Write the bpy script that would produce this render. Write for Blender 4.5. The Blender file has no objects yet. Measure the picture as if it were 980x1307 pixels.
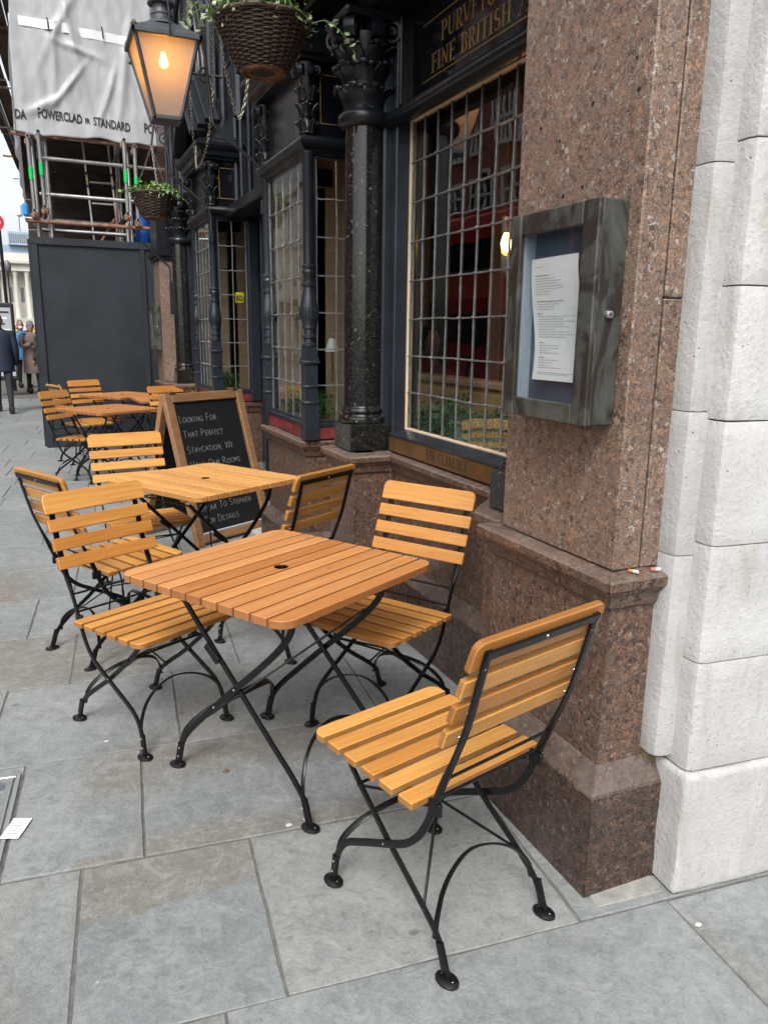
import bpy, bmesh, math, random
from math import radians as rad, sin, cos, pi
from mathutils import Vector, Matrix, noise
random.seed(7)
C = bpy.context.scene
COL = C.collection
# ---------------------------------------------------------------- camera
EYE = Vector((0.0, 0.0, 1.5))
cam_d = bpy.data.cameras.new('camera')
cam_d.sensor_fit = 'HORIZONTAL'; cam_d.sensor_width = 36.0
cam_d.lens = 982.0 / 980.0 * 36.0
cam_d.clip_start = 0.02; cam_d.clip_end = 3000
cam = bpy.data.objects.new('camera', cam_d); COL.objects.link(cam)
_R = ((0.91790671,-0.07807640,0.38903901),(-0.39659560,-0.21169998,0.89324971),(0.01261783,-0.97421106,-0.22528559))
cam.matrix_world = Matrix(((_R[0][0], -_R[0][1], -_R[0][2], EYE.x),
                           (_R[1][0], -_R[1][1], -_R[1][2], EYE.y),
                           (_R[2][0], -_R[2][1], -_R[2][2], EYE.z), (0, 0, 0, 1)))
C.camera = cam
# ---------------------------------------------------------------- sky, sun, exposure
W = bpy.data.worlds.new('World'); C.world = W; W.use_nodes = True
nt = W.node_tree; nt.nodes.clear()
sky = nt.nodes.new('ShaderNodeTexSky'); sky.sky_type = 'NISHITA'; sky.sun_disc = False
SUN_EL, SUN_ROT = rad(50), rad(-150)
sky.sun_elevation = SUN_EL; sky.sun_rotation = SUN_ROT
sky.air_density = 1.0; sky.dust_density = 4.0; sky.ozone_density = 1.0
hs = nt.nodes.new('ShaderNodeHueSaturation'); hs.inputs['Saturation'].default_value = 0.26
hs.inputs['Value'].default_value = 1.3
bg = nt.nodes.new('ShaderNodeBackground'); bg.inputs['Strength'].default_value = 0.15
wo = nt.nodes.new('ShaderNodeOutputWorld')
nt.links.new(sky.outputs[0], hs.inputs['Color']); nt.links.new(hs.outputs[0], bg.inputs['Color'])
nt.links.new(bg.outputs[0], wo.inputs['Surface'])
sd = bpy.data.lights.new('sun', 'SUN'); sd.energy = 1.5; sd.angle = rad(18); sd.color = (1.0, 0.97, 0.92)
so = bpy.data.objects.new('sun', sd); COL.objects.link(so)
# direction towards the sun (Nishita: rotation 0 = +Y, clockwise seen from above)
_dir = Vector((sin(SUN_ROT) * cos(SUN_EL), cos(SUN_ROT) * cos(SUN_EL), sin(SUN_EL)))
so.rotation_euler = _dir.to_track_quat('Z', 'Y').to_euler()
C.view_settings.view_transform = 'Standard'; C.view_settings.look = 'None'
C.view_settings.exposure = 0.50; C.view_settings.gamma = 1.0
C.cycles.max_bounces = 8; C.cycles.diffuse_bounces = 3; C.cycles.transparent_max_bounces = 24

# ---------------------------------------------------------------- helpers
def link(name, me, m=None, parent=None, loc=None, rot=None, smooth=False):
    o = bpy.data.objects.new(name, me); COL.objects.link(o)
    if m is not None and me is not None and not me.materials: me.materials.append(m)
    if parent is not None: o.parent = parent
    if loc is not None: o.location = loc
    if rot is not None: o.rotation_euler = rot
    return o
def thing(name, label, cat, loc=(0, 0, 0), rz=0.0, group=None):
    o = bpy.data.objects.new(name, None); COL.objects.link(o)
    o.empty_display_size = 0.1
    o.location = loc; o.rotation_euler = (0, 0, rz)
    return tag(o, label, cat, group)
def tag(o, label, cat, group=None):
    o['label'] = label; o['category'] = cat
    if group: o['group'] = group
    return o
def struct(o):
    o['kind'] = 'structure'; return o
def stuff(o):
    o['kind'] = 'stuff'; return o
def copy_tree(o, parent=None):
    c = o.copy(); COL.objects.link(c)
    if parent is not None: c.parent = parent
    for ch in list(o.children): copy_tree(ch, c)
    return c

class MB:
    """collects shapes and builds ONE mesh"""
    def __init__(s): s.v = []; s.f = []
    def add(s, vs, fs, M=None):
        n = len(s.v)
        if M is not None: vs = [M @ Vector(p) for p in vs]
        s.v += [tuple(p) for p in vs]; s.f += [tuple(n + i for i in f) for f in fs]; return s
    def box(s, lo, hi, M=None):
        x0, y0, z0 = lo; x1, y1, z1 = hi
        vs = [(x0, y0, z0), (x1, y0, z0), (x1, y1, z0), (x0, y1, z0), (x0, y0, z1), (x1, y0, z1), (x1, y1, z1), (x0, y1, z1)]
        return s.add(vs, [(3, 2, 1, 0), (4, 5, 6, 7), (0, 1, 5, 4), (1, 2, 6, 5), (2, 3, 7, 6), (3, 0, 4, 7)], M)
    def cbox(s, lo, hi, b=0.004, M=None):
        """box with chamfered edges"""
        c = [(lo[i] + hi[i]) / 2 for i in range(3)]; h = [(hi[i] - lo[i]) / 2 for i in range(3)]
        b = min(b, min(h) * 0.9)
        bm = bmesh.new()
        bmesh.ops.create_cube(bm, size=2.0)
        for v in bm.verts: v.co = Vector((c[0] + v.co.x * h[0], c[1] + v.co.y * h[1], c[2] + v.co.z * h[2]))
        bmesh.ops.bevel(bm, geom=bm.edges[:], offset=b, segments=1, affect='EDGES', profile=0.5)
        bm.verts.index_update()
        s.add([v.co for v in bm.verts], [[v.index for v in f.verts] for f in bm.faces], M); bm.free(); return s
    def prism(s, outline, z0, z1, bev=0.0, M=None):
        """outline (ccw) in xy, extruded in z with a bevelled rim"""
        n = len(outline); rings = []
        cx = sum(p[0] for p in outline) / n; cy = sum(p[1] for p in outline) / n
        def inset(d):
            out = []
            for i in range(n):
                a = Vector(outline[i - 1]); b = Vector(outline[i]); c = Vector(outline[(i + 1) % n])
                e1 = (b - a); e2 = (c - b)
                if e1.length < 1e-9 or e2.length < 1e-9: out.append(tuple(b)); continue
                e1.normalize(); e2.normalize()
                n1 = Vector((-e1.y, e1.x)); n2 = Vector((-e2.y, e2.x)); m = n1 + n2
                if m.length < 1e-6: m = n1
                m.normalize(); k = max(0.3, m.dot(n1)); out.append(tuple(b + m * d / k))
            return out
        if bev > 0:
            levels = [(z0, bev), (z0 + bev, 0), (z1 - bev, 0), (z1, bev)]
        else: levels = [(z0, 0), (z1, 0)]
        vs = []; 
        for z, d in levels:
            pts = inset(d) if d else outline
            vs += [(p[0], p[1], z) for p in pts]
        fs = []
        for k in range(len(levels) - 1):
            for i in range(n):
                j = (i + 1) % n; fs.append((k * n + i, k * n + j, (k + 1) * n + j, (k + 1) * n + i))
        fs.append(tuple(range(n))[::-1]); m = (len(levels) - 1) * n; fs.append(tuple(range(m, m + n)))
        return s.add(vs, fs, M)
    def lathe(s, prof, seg=16, M=None, cap=True, squash=1.0):
        """prof: list of (r, z) from bottom to top"""
        n = len(prof); vs = []; fs = []
        for r, z in prof:
            for k in range(seg):
                a = 2 * pi * k / seg; vs.append((r * cos(a), r * sin(a) * squash, z))
        for i in range(n - 1):
            for k in range(seg):
                j = (k + 1) % seg; fs.append((i * seg + k, i * seg + j, (i + 1) * seg + j, (i + 1) * seg + k))
        if cap:
            fs.append(tuple(range(seg))[::-1]); fs.append(tuple((n - 1) * seg + k for k in range(seg)))
        return s.add(vs, fs, M)
    def tube(s, pts, r, seg=8, cap=True, M=None):
        """round tube along points; r number or list"""
        pts = [Vector(p) for p in pts]; n = len(pts)
        rs = r if isinstance(r, (list, tuple)) else [r] * n
        vs = []; fs = []; nrm = None
        for i in range(n):
            t = (pts[min(i + 1, n - 1)] - pts[max(i - 1, 0)]).normalized()
            if nrm is None:
                a = Vector((0, 0, 1)) if abs(t.z) < 0.9 else Vector((1, 0, 0))
                nrm = t.cross(a).normalized()
            else:
                nrm = (nrm - t * nrm.dot(t)); nrm.normalize()
            b = t.cross(nrm)
            for k in range(seg):
                a = 2 * pi * k / seg; vs.append(pts[i] + (nrm * cos(a) + b * sin(a)) * rs[i])
        for i in range(n - 1):
            for k in range(seg):
                j = (k + 1) % seg; fs.append((i * seg + k, i * seg + j, (i + 1) * seg + j, (i + 1) * seg + k))
        if cap: fs.append(tuple(range(seg))[::-1]); fs.append(tuple((n - 1) * seg + k for k in range(seg)))
        return s.add(vs, fs, M)
    def bar(s, pts, sec, ref, M=None):
        """flat bar: sec = list of (half size along the in-plane normal, half size along ref) or one pair"""
        pts = [Vector(p) for p in pts]; n = len(pts); ref = Vector(ref).normalized()
        if isinstance(sec[0], (int, float)): sec = [sec] * n
        vs = []; fs = []
        for i in range(n):
            t = (pts[min(i + 1, n - 1)] - pts[max(i - 1, 0)]).normalized()
            r = (ref - t * ref.dot(t)).normalized(); nn = t.cross(r)
            a, b = sec[i]
            c = 0.8
            for u, w in ((a, b * c), (a * c, b), (-a * c, b), (-a, b * c), (-a, -b * c), (-a * c, -b), (a * c, -b), (a, -b * c)):
                vs.append(pts[i] + nn * u + r * w)
        for i in range(n - 1):
            for k in range(8):
                j = (k + 1) % 8; fs.append((i * 8 + k, i * 8 + j, (i + 1) * 8 + j, (i + 1) * 8 + k))
        fs.append(tuple(range(8))[::-1]); fs.append(tuple((n - 1) * 8 + k for k in range(8)))
        return s.add(vs, fs, M)
    def mesh(s, name='mesh', smooth=False):
        me = bpy.data.meshes.new(name); me.from_pydata(s.v, [], s.f); me.validate()
        bm = bmesh.new(); bm.from_mesh(me); bmesh.ops.recalc_face_normals(bm, faces=bm.faces[:]); bm.to_mesh(me); bm.free()
        if smooth:
            for p in me.polygons: p.use_smooth = True
            try: me.set_sharp_from_angle(angle=rad(38))
            except Exception: pass
        return me
    def obj(s, name, m, parent=None, loc=None, rot=None, smooth=False):
        return link(name, s.mesh(name, smooth), m, parent, loc, rot)

def spline(pts, k=5):
    """Catmull-Rom through points"""
    P = [Vector(p) for p in pts]; P = [2 * P[0] - P[1]] + P + [2 * P[-1] - P[-2]]
    out = []
    for i in range(1, len(P) - 2):
        for j in range(k):
            t = j / k; a, b, c, d = P[i - 1], P[i], P[i + 1], P[i + 2]
            out.append(0.5 * ((2 * b) + (c - a) * t + (2 * a - 5 * b + 4 * c - d) * t * t + (3 * b - a - 3 * c + d) * t ** 3))
    out.append(P[-2]); return out
def rrect(w, h, r=(0, 0, 0, 0), seg=5):
    """outline of a w x h rectangle centred on 0; r = radii for corners (-,-),(+,-),(+,+),(-,+)"""
    out = []
    for (sx, sy, a0), rr in zip(((-1, -1, pi), (1, -1, 1.5 * pi), (1, 1, 0), (-1, 1, 0.5 * pi)), r):
        cx, cy = sx * (w / 2 - rr), sy * (h / 2 - rr)
        if rr <= 0: out.append((sx * w / 2, sy * h / 2)); continue
        for i in range(seg + 1):
            a = a0 + 0.5 * pi * i / seg; out.append((cx + rr * cos(a), cy + rr * sin(a)))
    return out
def T(x=0, y=0, z=0): return Matrix.Translation((x, y, z))
def RX(a): return Matrix.Rotation(a, 4, 'X')
def RY(a): return Matrix.Rotation(a, 4, 'Y')
def RZ(a): return Matrix.Rotation(a, 4, 'Z')

# ---------------------------------------------------------------- material tools
def mat(name):
    m = bpy.data.materials.new(name); m.use_nodes = True
    return m, m.node_tree, m.node_tree.nodes['Principled BSDF']
def N(t, kind, **kw):
    n = t.nodes.new(kind)
    for k, v in kw.items():
        if k in n.inputs.keys(): n.inputs[k].default_value = v
        else: setattr(n, k, v)
    return n
def ramp(t, src, stops, interp='LINEAR'):
    r = t.nodes.new('ShaderNodeValToRGB'); r.color_ramp.interpolation = interp
    e = r.color_ramp.elements
    while len(e) < len(stops): e.new(0.5)
    for i, (p, c) in enumerate(stops):
        e[i].position = p
        if isinstance(c, (int, float)): c = (c, c, c)
        e[i].color = (*c, 1)
    if src is not None: t.links.new(src, r.inputs[0])
    return r
def mix(t, f, a, b, mode='MIX'):
    n = t.nodes.new('ShaderNodeMix'); n.data_type = 'RGBA'; n.blend_type = mode
    for i, x in ((0, f), (6, a), (7, b)):
        if hasattr(x, 'is_linked') or hasattr(x, 'links'): t.links.new(x, n.inputs[i])
        elif i == 0: n.inputs[0].default_value = x
        else: n.inputs[i].default_value = (*x, 1) if len(x) == 3 else x
    return n.outputs[2]
def math_n(t, op, a, b=None):
    n = t.nodes.new('ShaderNodeMath'); n.operation = op
    for i, x in ((0, a), (1, b)):
        if x is None: continue
        if hasattr(x, 'links'): t.links.new(x, n.inputs[i])
        else: n.inputs[i].default_value = x
    return n.outputs[0]
def coords(t, scale=(1, 1, 1), kind='Object', rnd=True):
    tc = N(t, 'ShaderNodeTexCoord'); mp = N(t, 'ShaderNodeMapping'); mp.inputs['Scale'].default_value = scale
    t.links.new(tc.outputs[kind], mp.inputs['Vector'])
    if rnd:
        oi = N(t, 'ShaderNodeObjectInfo'); cb = N(t, 'ShaderNodeCombineXYZ')
        m1 = math_n(t, 'MULTIPLY', oi.outputs['Random'], 37.0)
        for i in range(3): t.links.new(m1, cb.inputs[i])
        t.links.new(cb.outputs[0], mp.inputs['Location'])
    return mp.outputs[0]
def noise_n(t, vec, scale, detail=4, rough=0.55, dist=0.0):
    n = N(t, 'ShaderNodeTexNoise'); n.inputs['Scale'].default_value = scale; n.inputs['Detail'].default_value = detail
    n.inputs['Roughness'].default_value = rough; n.inputs['Distortion'].default_value = dist
    t.links.new(vec, n.inputs['Vector']); return n.outputs['Fac']
def bump(t, b, h, strength=0.3, dist=0.01):
    n = N(t, 'ShaderNodeBump'); n.inputs['Strength'].default_value = strength; n.inputs['Distance'].default_value = dist
    t.links.new(h, n.inputs['Height']); t.links.new(n.outputs[0], b.inputs['Normal'])

def m_wood(name, c_dark, c_mid, c_light, rough=0.5, edges=False):
    m, t, b = mat(name)
    v = coords(t, (1.2, 16, 16)); g = noise_n(t, v, 3.0, 6, 0.6, 0.6)
    v2 = coords(t, (3, 90, 90)); f = noise_n(t, v2, 3.0, 3, 0.6)
    v3 = coords(t, (1.5, 5, 5)); w = N(t, 'ShaderNodeTexWave'); w.bands_direction = 'Y'
    w.inputs['Scale'].default_value = 3.2; w.inputs['Distortion'].default_value = 7; w.inputs['Detail'].default_value = 3; w.inputs['Detail Scale'].default_value = 0.7
    t.links.new(v3, w.inputs['Vector'])
    col = ramp(t, g, [(0.12, c_dark), (0.46, c_mid), (0.85, c_light)]).outputs[0]
    col = mix(t, math_n(t, 'MULTIPLY', w.outputs['Fac'], 0.20), col, c_dark)
    oi = N(t, 'ShaderNodeObjectInfo')
    tone = ramp(t, oi.outputs['Random'], [(0, (0.80, 0.68, 0.55)), (0.25, (0.93, 0.87, 0.80)), (0.5, (1.0, 1.0, 1.0)), (0.75, (1.06, 1.04, 0.95)), (1.0, (1.16, 1.22, 1.30))]).outputs[0]
    col = mix(t, 1.0, col, tone, 'MULTIPLY')
    # end grain is darker; long sides are darkened too, as painted shade between slats
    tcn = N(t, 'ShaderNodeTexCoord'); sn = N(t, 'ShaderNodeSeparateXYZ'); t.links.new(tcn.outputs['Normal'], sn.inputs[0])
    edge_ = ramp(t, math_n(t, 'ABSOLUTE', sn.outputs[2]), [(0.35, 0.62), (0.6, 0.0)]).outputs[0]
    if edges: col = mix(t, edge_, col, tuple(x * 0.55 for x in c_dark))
    # dark flecks and a few knots
    k = N(t, 'ShaderNodeTexVoronoi'); k.inputs['Scale'].default_value = 3.5; t.links.new(coords(t, (1, 3, 3)), k.inputs['Vector'])
    kn = ramp(t, k.outputs['Distance'], [(0.0, 1), (0.045, 0.7), (0.075, 0)]).outputs[0]
    col = mix(t, math_n(t, 'MULTIPLY', kn, 0.6), col, tuple(x * 0.45 for x in c_dark))
    fl = ramp(t, f, [(0.60, 0), (0.72, 1)]).outputs[0]
    col = mix(t, math_n(t, 'MULTIPLY', fl, 0.22), col, tuple(x * 0.6 for x in c_dark))
    t.links.new(col, b.inputs['Base Color'])
    t.links.new(ramp(t, f, [(0.3, rough - 0.08), (0.7, rough + 0.12)]).outputs[0], b.inputs['Roughness'])
    bump(t, b, f, 0.12, 0.004); return m
def m_plain(name, c, rough=0.5, metal=0.0, var=0.0, scale=6.0, bmp=0.0, spec=0.5, bscale=120):
    m, t, b = mat(name)
    b.inputs['Roughness'].default_value = rough; b.inputs['Metallic'].default_value = metal
    b.inputs['Specular IOR Level'].default_value = spec
    if var > 0:
        g = noise_n(t, coords(t), scale, 5, 0.6)
        lo = tuple(x * (1 - var) for x in c); hi = tuple(min(1, x * (1 + var)) for x in c)
        t.links.new(ramp(t, g, [(0.3, lo), (0.7, hi)]).outputs[0], b.inputs['Base Color'])
        t.links.new(ramp(t, g, [(0.3, min(1, rough + 0.1)), (0.7, max(0.02, rough - 0.08))]).outputs[0], b.inputs['Roughness'])
    else: b.inputs['Base Color'].default_value = (*c, 1)
    if bmp > 0: bump(t, b, noise_n(t, coords(t), bscale, 4, 0.6), bmp, 0.004)
    return m
def m_granite(name, stops, rough=0.25, scale=55.0, tone=1.0, dirt=0.0, kind='Object', spec=0.5, dust_light=True):
    """mottled crystals: two voronoi cell patterns + speckle"""
    m, t, b = mat(name)
    tc = N(t, 'ShaderNodeTexCoord'); base = tc.outputs[kind]
    nz = N(t, 'ShaderNodeTexNoise'); nz.inputs['Scale'].default_value = scale * 0.9; nz.inputs['Detail'].default_value = 3
    t.links.new(base, nz.inputs['Vector'])
    wv = mix(t, 0.022, base, nz.outputs['Color'], 'LINEAR_LIGHT')
    v1 = N(t, 'ShaderNodeTexVoronoi'); v1.inputs['Scale'].default_value = scale; t.links.new(wv, v1.inputs['Vector'])
    v2 = N(t, 'ShaderNodeTexVoronoi'); v2.inputs['Scale'].default_value = scale * 3.1; t.links.new(wv, v2.inputs['Vector'])
    s1 = N(t, 'ShaderNodeSeparateColor'); t.links.new(v1.outputs['Color'], s1.inputs[0])
    s2 = N(t, 'ShaderNodeSeparateColor'); t.links.new(v2.outputs['Color'], s2.inputs[0])
    big = noise_n(t, base, 2.2, 4, 0.6)
    k1 = ramp(t, s1.outputs[0], stops, 'CONSTANT').outputs[0]
    k2 = ramp(t, s2.outputs[0], stops, 'CONSTANT').outputs[0]
    selr = math_n(t, 'GREATER_THAN', s1.outputs[1], 0.56)
    col = mix(t, selr, k2, k1)
    # dark grain boundaries
    e = ramp(t, v1.outputs['Distance'], [(0.35, 0), (0.8, 1)]).outputs[0]
    col = mix(t, math_n(t, 'MULTIPLY', e, 0.35), col, tuple(x * 0.35 for x in stops[0][1]))
    tn = ramp(t, big, [(0.3, 0.78 * tone), (0.7, 1.12 * tone)]).outputs[0]
    col = mix(t, 1.0, col, tn, 'MULTIPLY')
    if dirt > 0:
        st = noise_n(t, coords(t, (6, 6, 1.0), kind, False), 2.0, 6, 0.65)
        dm = ramp(t, st, [(0.48, 0), (0.74, dirt)]).outputs[0]
        col = mix(t, dm, col, (0.10, 0.085, 0.075))
    geo = N(t, 'ShaderNodeNewGeometry'); sx = N(t, 'ShaderNodeSeparateXYZ'); t.links.new(geo.outputs['True Normal'], sx.inputs[0])
    up = ramp(t, sx.outputs[2], [(0.35, 0), (0.6, 0.42)]).outputs[0]  # upward faces paler: dusty tops plus the light bevels catch, put into colour
    dn_ = math_n(t, 'MULTIPLY', up, ramp(t, noise_n(t, base, 14, 5, 0.7), [(0.35, 0.35), (0.65, 1)]).outputs[0])
    if dust_light: col = mix(t, dn_, col, (0.225, 0.195, 0.17))
    # tiny light and dark grains
    g3 = noise_n(t, base, 420, 2, 0.5)
    if dust_light: col = mix(t, ramp(t, g3, [(0.60, 0), (0.70, 0.5)]).outputs[0], col, tuple(min(1, x * 1.5 + .02) for x in stops[4][1]))
    col = mix(t, ramp(t, g3, [(0.30, 0.55), (0.40, 0)]).outputs[0], col, stops[0][1])
    t.links.new(col, b.inputs['Base Color'])
    fine = noise_n(t, base, 40, 4, 0.6)
    t.links.new(ramp(t, fine, [(0.3, max(0.05, rough - 0.08)), (0.7, rough + 0.12)]).outputs[0], b.inputs['Roughness'])
    b.inputs['Specular IOR Level'].default_value = spec
    bump(t, b, fine, 0.05, 0.003); return m

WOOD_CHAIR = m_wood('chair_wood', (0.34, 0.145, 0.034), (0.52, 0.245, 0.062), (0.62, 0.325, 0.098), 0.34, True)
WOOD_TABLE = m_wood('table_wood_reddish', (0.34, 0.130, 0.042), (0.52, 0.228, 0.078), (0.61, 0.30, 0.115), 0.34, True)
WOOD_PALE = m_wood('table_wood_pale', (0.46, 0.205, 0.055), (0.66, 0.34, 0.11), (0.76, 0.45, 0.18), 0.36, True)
WOOD_FRAME = m_wood('board_frame_wood', (0.12, 0.055, 0.024), (0.24, 0.125, 0.058), (0.36, 0.205, 0.105), 0.6)
BLACK = m_plain('black_powder_coat', (0.0045, 0.0048, 0.0055), 0.30, 0, 0.3, 20, 0.03, 0.32)
RUBBER = m_plain('black_rubber', (0.006, 0.006, 0.007), 0.25, 0, 0.2, 30, 0, 0.45)
STEEL = m_plain('bright_steel', (0.75, 0.73, 0.70), 0.25, 1.0)
GALV = m_plain('galvanised_tube', (0.42, 0.43, 0.43), 0.42, 0.75, 0.35, 8, 0.1)
RUSTY = m_plain('rusty_tube', (0.24, 0.13, 0.085), 0.75, 0.2, 0.5, 14, 0.3)
PAINT = m_plain('blue_grey_gloss_paint', (0.016, 0.0205, 0.0275), 0.30, 0, 0.35, 5, 0.08, 0.45, 60)
PAINT_D = m_plain('dark_slate_paint', (0.006, 0.008, 0.011), 0.33, 0, 0.4, 7, 0.15, 0.40, 60)
LEAD = m_plain('lead_came', (0.23, 0.235, 0.235), 0.45, 0.6, 0.35, 30, 0.2)
CREAMW = m_plain('cream_window_bead', (0.62, 0.47, 0.32), 0.5, 0, 0.12, 8)
GRAN = m_granite('brown_granite', [(0.0, (0.062, 0.045, 0.038)), (0.20, (0.165, 0.108, 0.082)), (0.42, (0.255, 0.150, 0.098)), (0.56, (0.205, 0.168, 0.142)), (0.68, (0.34, 0.195, 0.118)), (0.78, (0.12, 0.092, 0.078)), (0.90, (0.37, 0.335, 0.295))], 0.40, 104, 1.04, 0.35)
GRAN_M = m_granite('brown_granite_lower', [(0.0, (0.038, 0.025, 0.021)), (0.20, (0.12, 0.066, 0.046)), (0.42, (0.225, 0.115, 0.07)), (0.58, (0.13, 0.095, 0.08)), (0.70, (0.28, 0.15, 0.09)), (0.82, (0.075, 0.05, 0.04)), (0.92, (0.30, 0.24, 0.19))], 0.32, 88, 0.80, 0.5)
GRAN_D = m_granite('dark_polished_granite', [(0.0, (0.030, 0.020, 0.018)), (0.3, (0.075, 0.042, 0.032)), (0.52, (0.15, 0.075, 0.05)), (0.66, (0.055, 0.042, 0.038)), (0.8, (0.18, 0.12, 0.095)), (0.92, (0.02, 0.016, 0.015))], 0.24, 95, 0.85, 0.3)
GRAN_B = m_granite('black_granite', [(0.0, (0.008, 0.009, 0.009)), (0.35, (0.018, 0.020, 0.019)), (0.6, (0.030, 0.031, 0.028)), (0.8, (0.010, 0.011, 0.011)), (0.975, (0.22, 0.21, 0.18))], 0.07, 110, 0.75, 0.0, 'Object', 0.5, False)
BRASS = m_plain('tarnished_brass', (0.21, 0.115, 0.045), 0.42, 0.65, 0.3, 5, 0.1)
BRASS_D = m_plain('engraved_dark', (0.035, 0.022, 0.014), 0.6)
GOLD = m_plain('gold_leaf', (0.40, 0.25, 0.09), 0.4, 0.75, 0.3, 20)
REDP = m_plain('weathered_red_paint', (0.15, 0.022, 0.024), 0.45, 0, 0.6, 22, 0.4)
SIGNB = m_plain('sign_black_glass', (0.006, 0.006, 0.008), 0.05)
HOARD = m_plain('charcoal_hoarding_paint', (0.017, 0.021, 0.027), 0.5, 0, 0.45, 1.8, 0.15, 0.35)
WHITEP = m_plain('white_paper', (0.88, 0.89, 0.92), 0.6)
INKP = m_plain('grey_print', (0.30, 0.30, 0.32), 0.7)
DARKBLUE = m_plain('faded_blue_felt', (0.095, 0.130, 0.185), 0.7, 0, 0.3, 5)
PALEFELT = m_plain('pale_blue_side', (0.42, 0.50, 0.60), 0.7)
SLATEB = m_plain('chalkboard', (0.008, 0.009, 0.011), 0.55, 0, 0.4, 9)
CHALK = m_plain('chalk', (0.24, 0.24, 0.24), 0.9)
TEXTBLK = m_plain('black_print', (0.02, 0.02, 0.02), 0.6)

# weathered bronze menu case
def m_bronze():
    m, t, b = mat('weathered_bronze')
    v = coords(t, (1, 1, 0.6)); g = noise_n(t, v, 7.0, 8, 0.62, 1.4)
    g2 = noise_n(t, coords(t, (3, 3, 1)), 18, 5, 0.6)
    col = ramp(t, g, [(0.32, (0.026, 0.019, 0.015)), (0.46, (0.036, 0.030, 0.025)), (0.50, (0.062, 0.064, 0.056)), (0.64, (0.095, 0.102, 0.090)), (0.8, (0.055, 0.056, 0.05))]).outputs[0]
    col = mix(t, math_n(t, 'MULTIPLY', ramp(t, g2, [(0.55, 0), (0.7, 1)]).outputs[0], 0.4), col, (0.03, 0.028, 0.024))
    t.links.new(col, b.inputs['Base Color']); b.inputs['Metallic'].default_value = 0.35; b.inputs['Roughness'].default_value = 0.5
    bump(t, b, g2, 0.25, 0.004); return m
BRONZE = m_bronze()
def m_stone(name='white_portland_stone', k=1.0):
    m, t, b = mat(name)
    v = coords(t, (1, 1, 1)); g = noise_n(t, v, 3.0, 6, 0.65); f = noise_n(t, v, 60, 5, 0.7)
    st = noise_n(t, coords(t, (5, 5, 0.9)), 2.5, 6, 0.65, 0.8)
    pit = N(t, 'ShaderNodeTexVoronoi'); pit.inputs['Scale'].default_value = 36; t.links.new(v, pit.inputs['Vector'])
    pt = ramp(t, pit.outputs['Distance'], [(0.04, 1), (0.13, 0)]).outputs[0]
    pm = math_n(t, 'MULTIPLY', pt, ramp(t, noise_n(t, v, 9, 3), [(0.52, 0), (0.6, 1)]).outputs[0])
    col = ramp(t, g, [(0.3, (0.40 * k, 0.395 * k, 0.39 * k)), (0.7, (0.53 * k, 0.53 * k, 0.53 * k))]).outputs[0]
    col = mix(t, math_n(t, 'MULTIPLY', ramp(t, st, [(0.52, 0), (0.75, 1)]).outputs[0], 0.75), col, (0.33 * k, 0.30 * k, 0.245 * k))
    col = mix(t, math_n(t, 'MULTIPLY', pm, 0.55), col, (0.20, 0.19, 0.18))
    col = mix(t, ramp(t, f, [(0.56, 0), (0.70, 0.5)]).outputs[0], col, (0.25, 0.245, 0.24))
    cr = N(t, 'ShaderNodeTexVoronoi'); cr.feature = 'DISTANCE_TO_EDGE'; cr.inputs['Scale'].default_value = 2.6
    wv = mix(t, 0.12, v, noise_n(t, v, 5, 5), 'LINEAR_LIGHT'); t.links.new(wv, cr.inputs['Vector'])
    ck = math_n(t, 'MULTIPLY', ramp(t, cr.outputs['Distance'], [(0.0, 1), (0.012, 0)]).outputs[0], ramp(t, noise_n(t, v, 4, 2), [(0.52, 0), (0.62, 1)]).outputs[0])
    col = mix(t, math_n(t, 'MULTIPLY', ck, 0.12), col, (0.16, 0.155, 0.15))
    t.links.new(col, b.inputs['Base Color']); b.inputs['Roughness'].default_value = 0.85
    h = math_n(t, 'SUBTRACT', f, pm); bump(t, b, h, 0.6, 0.008); return m
STONE = m_stone()
STONE_G = m_stone('weathered_grey_stone', 0.86)
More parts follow.
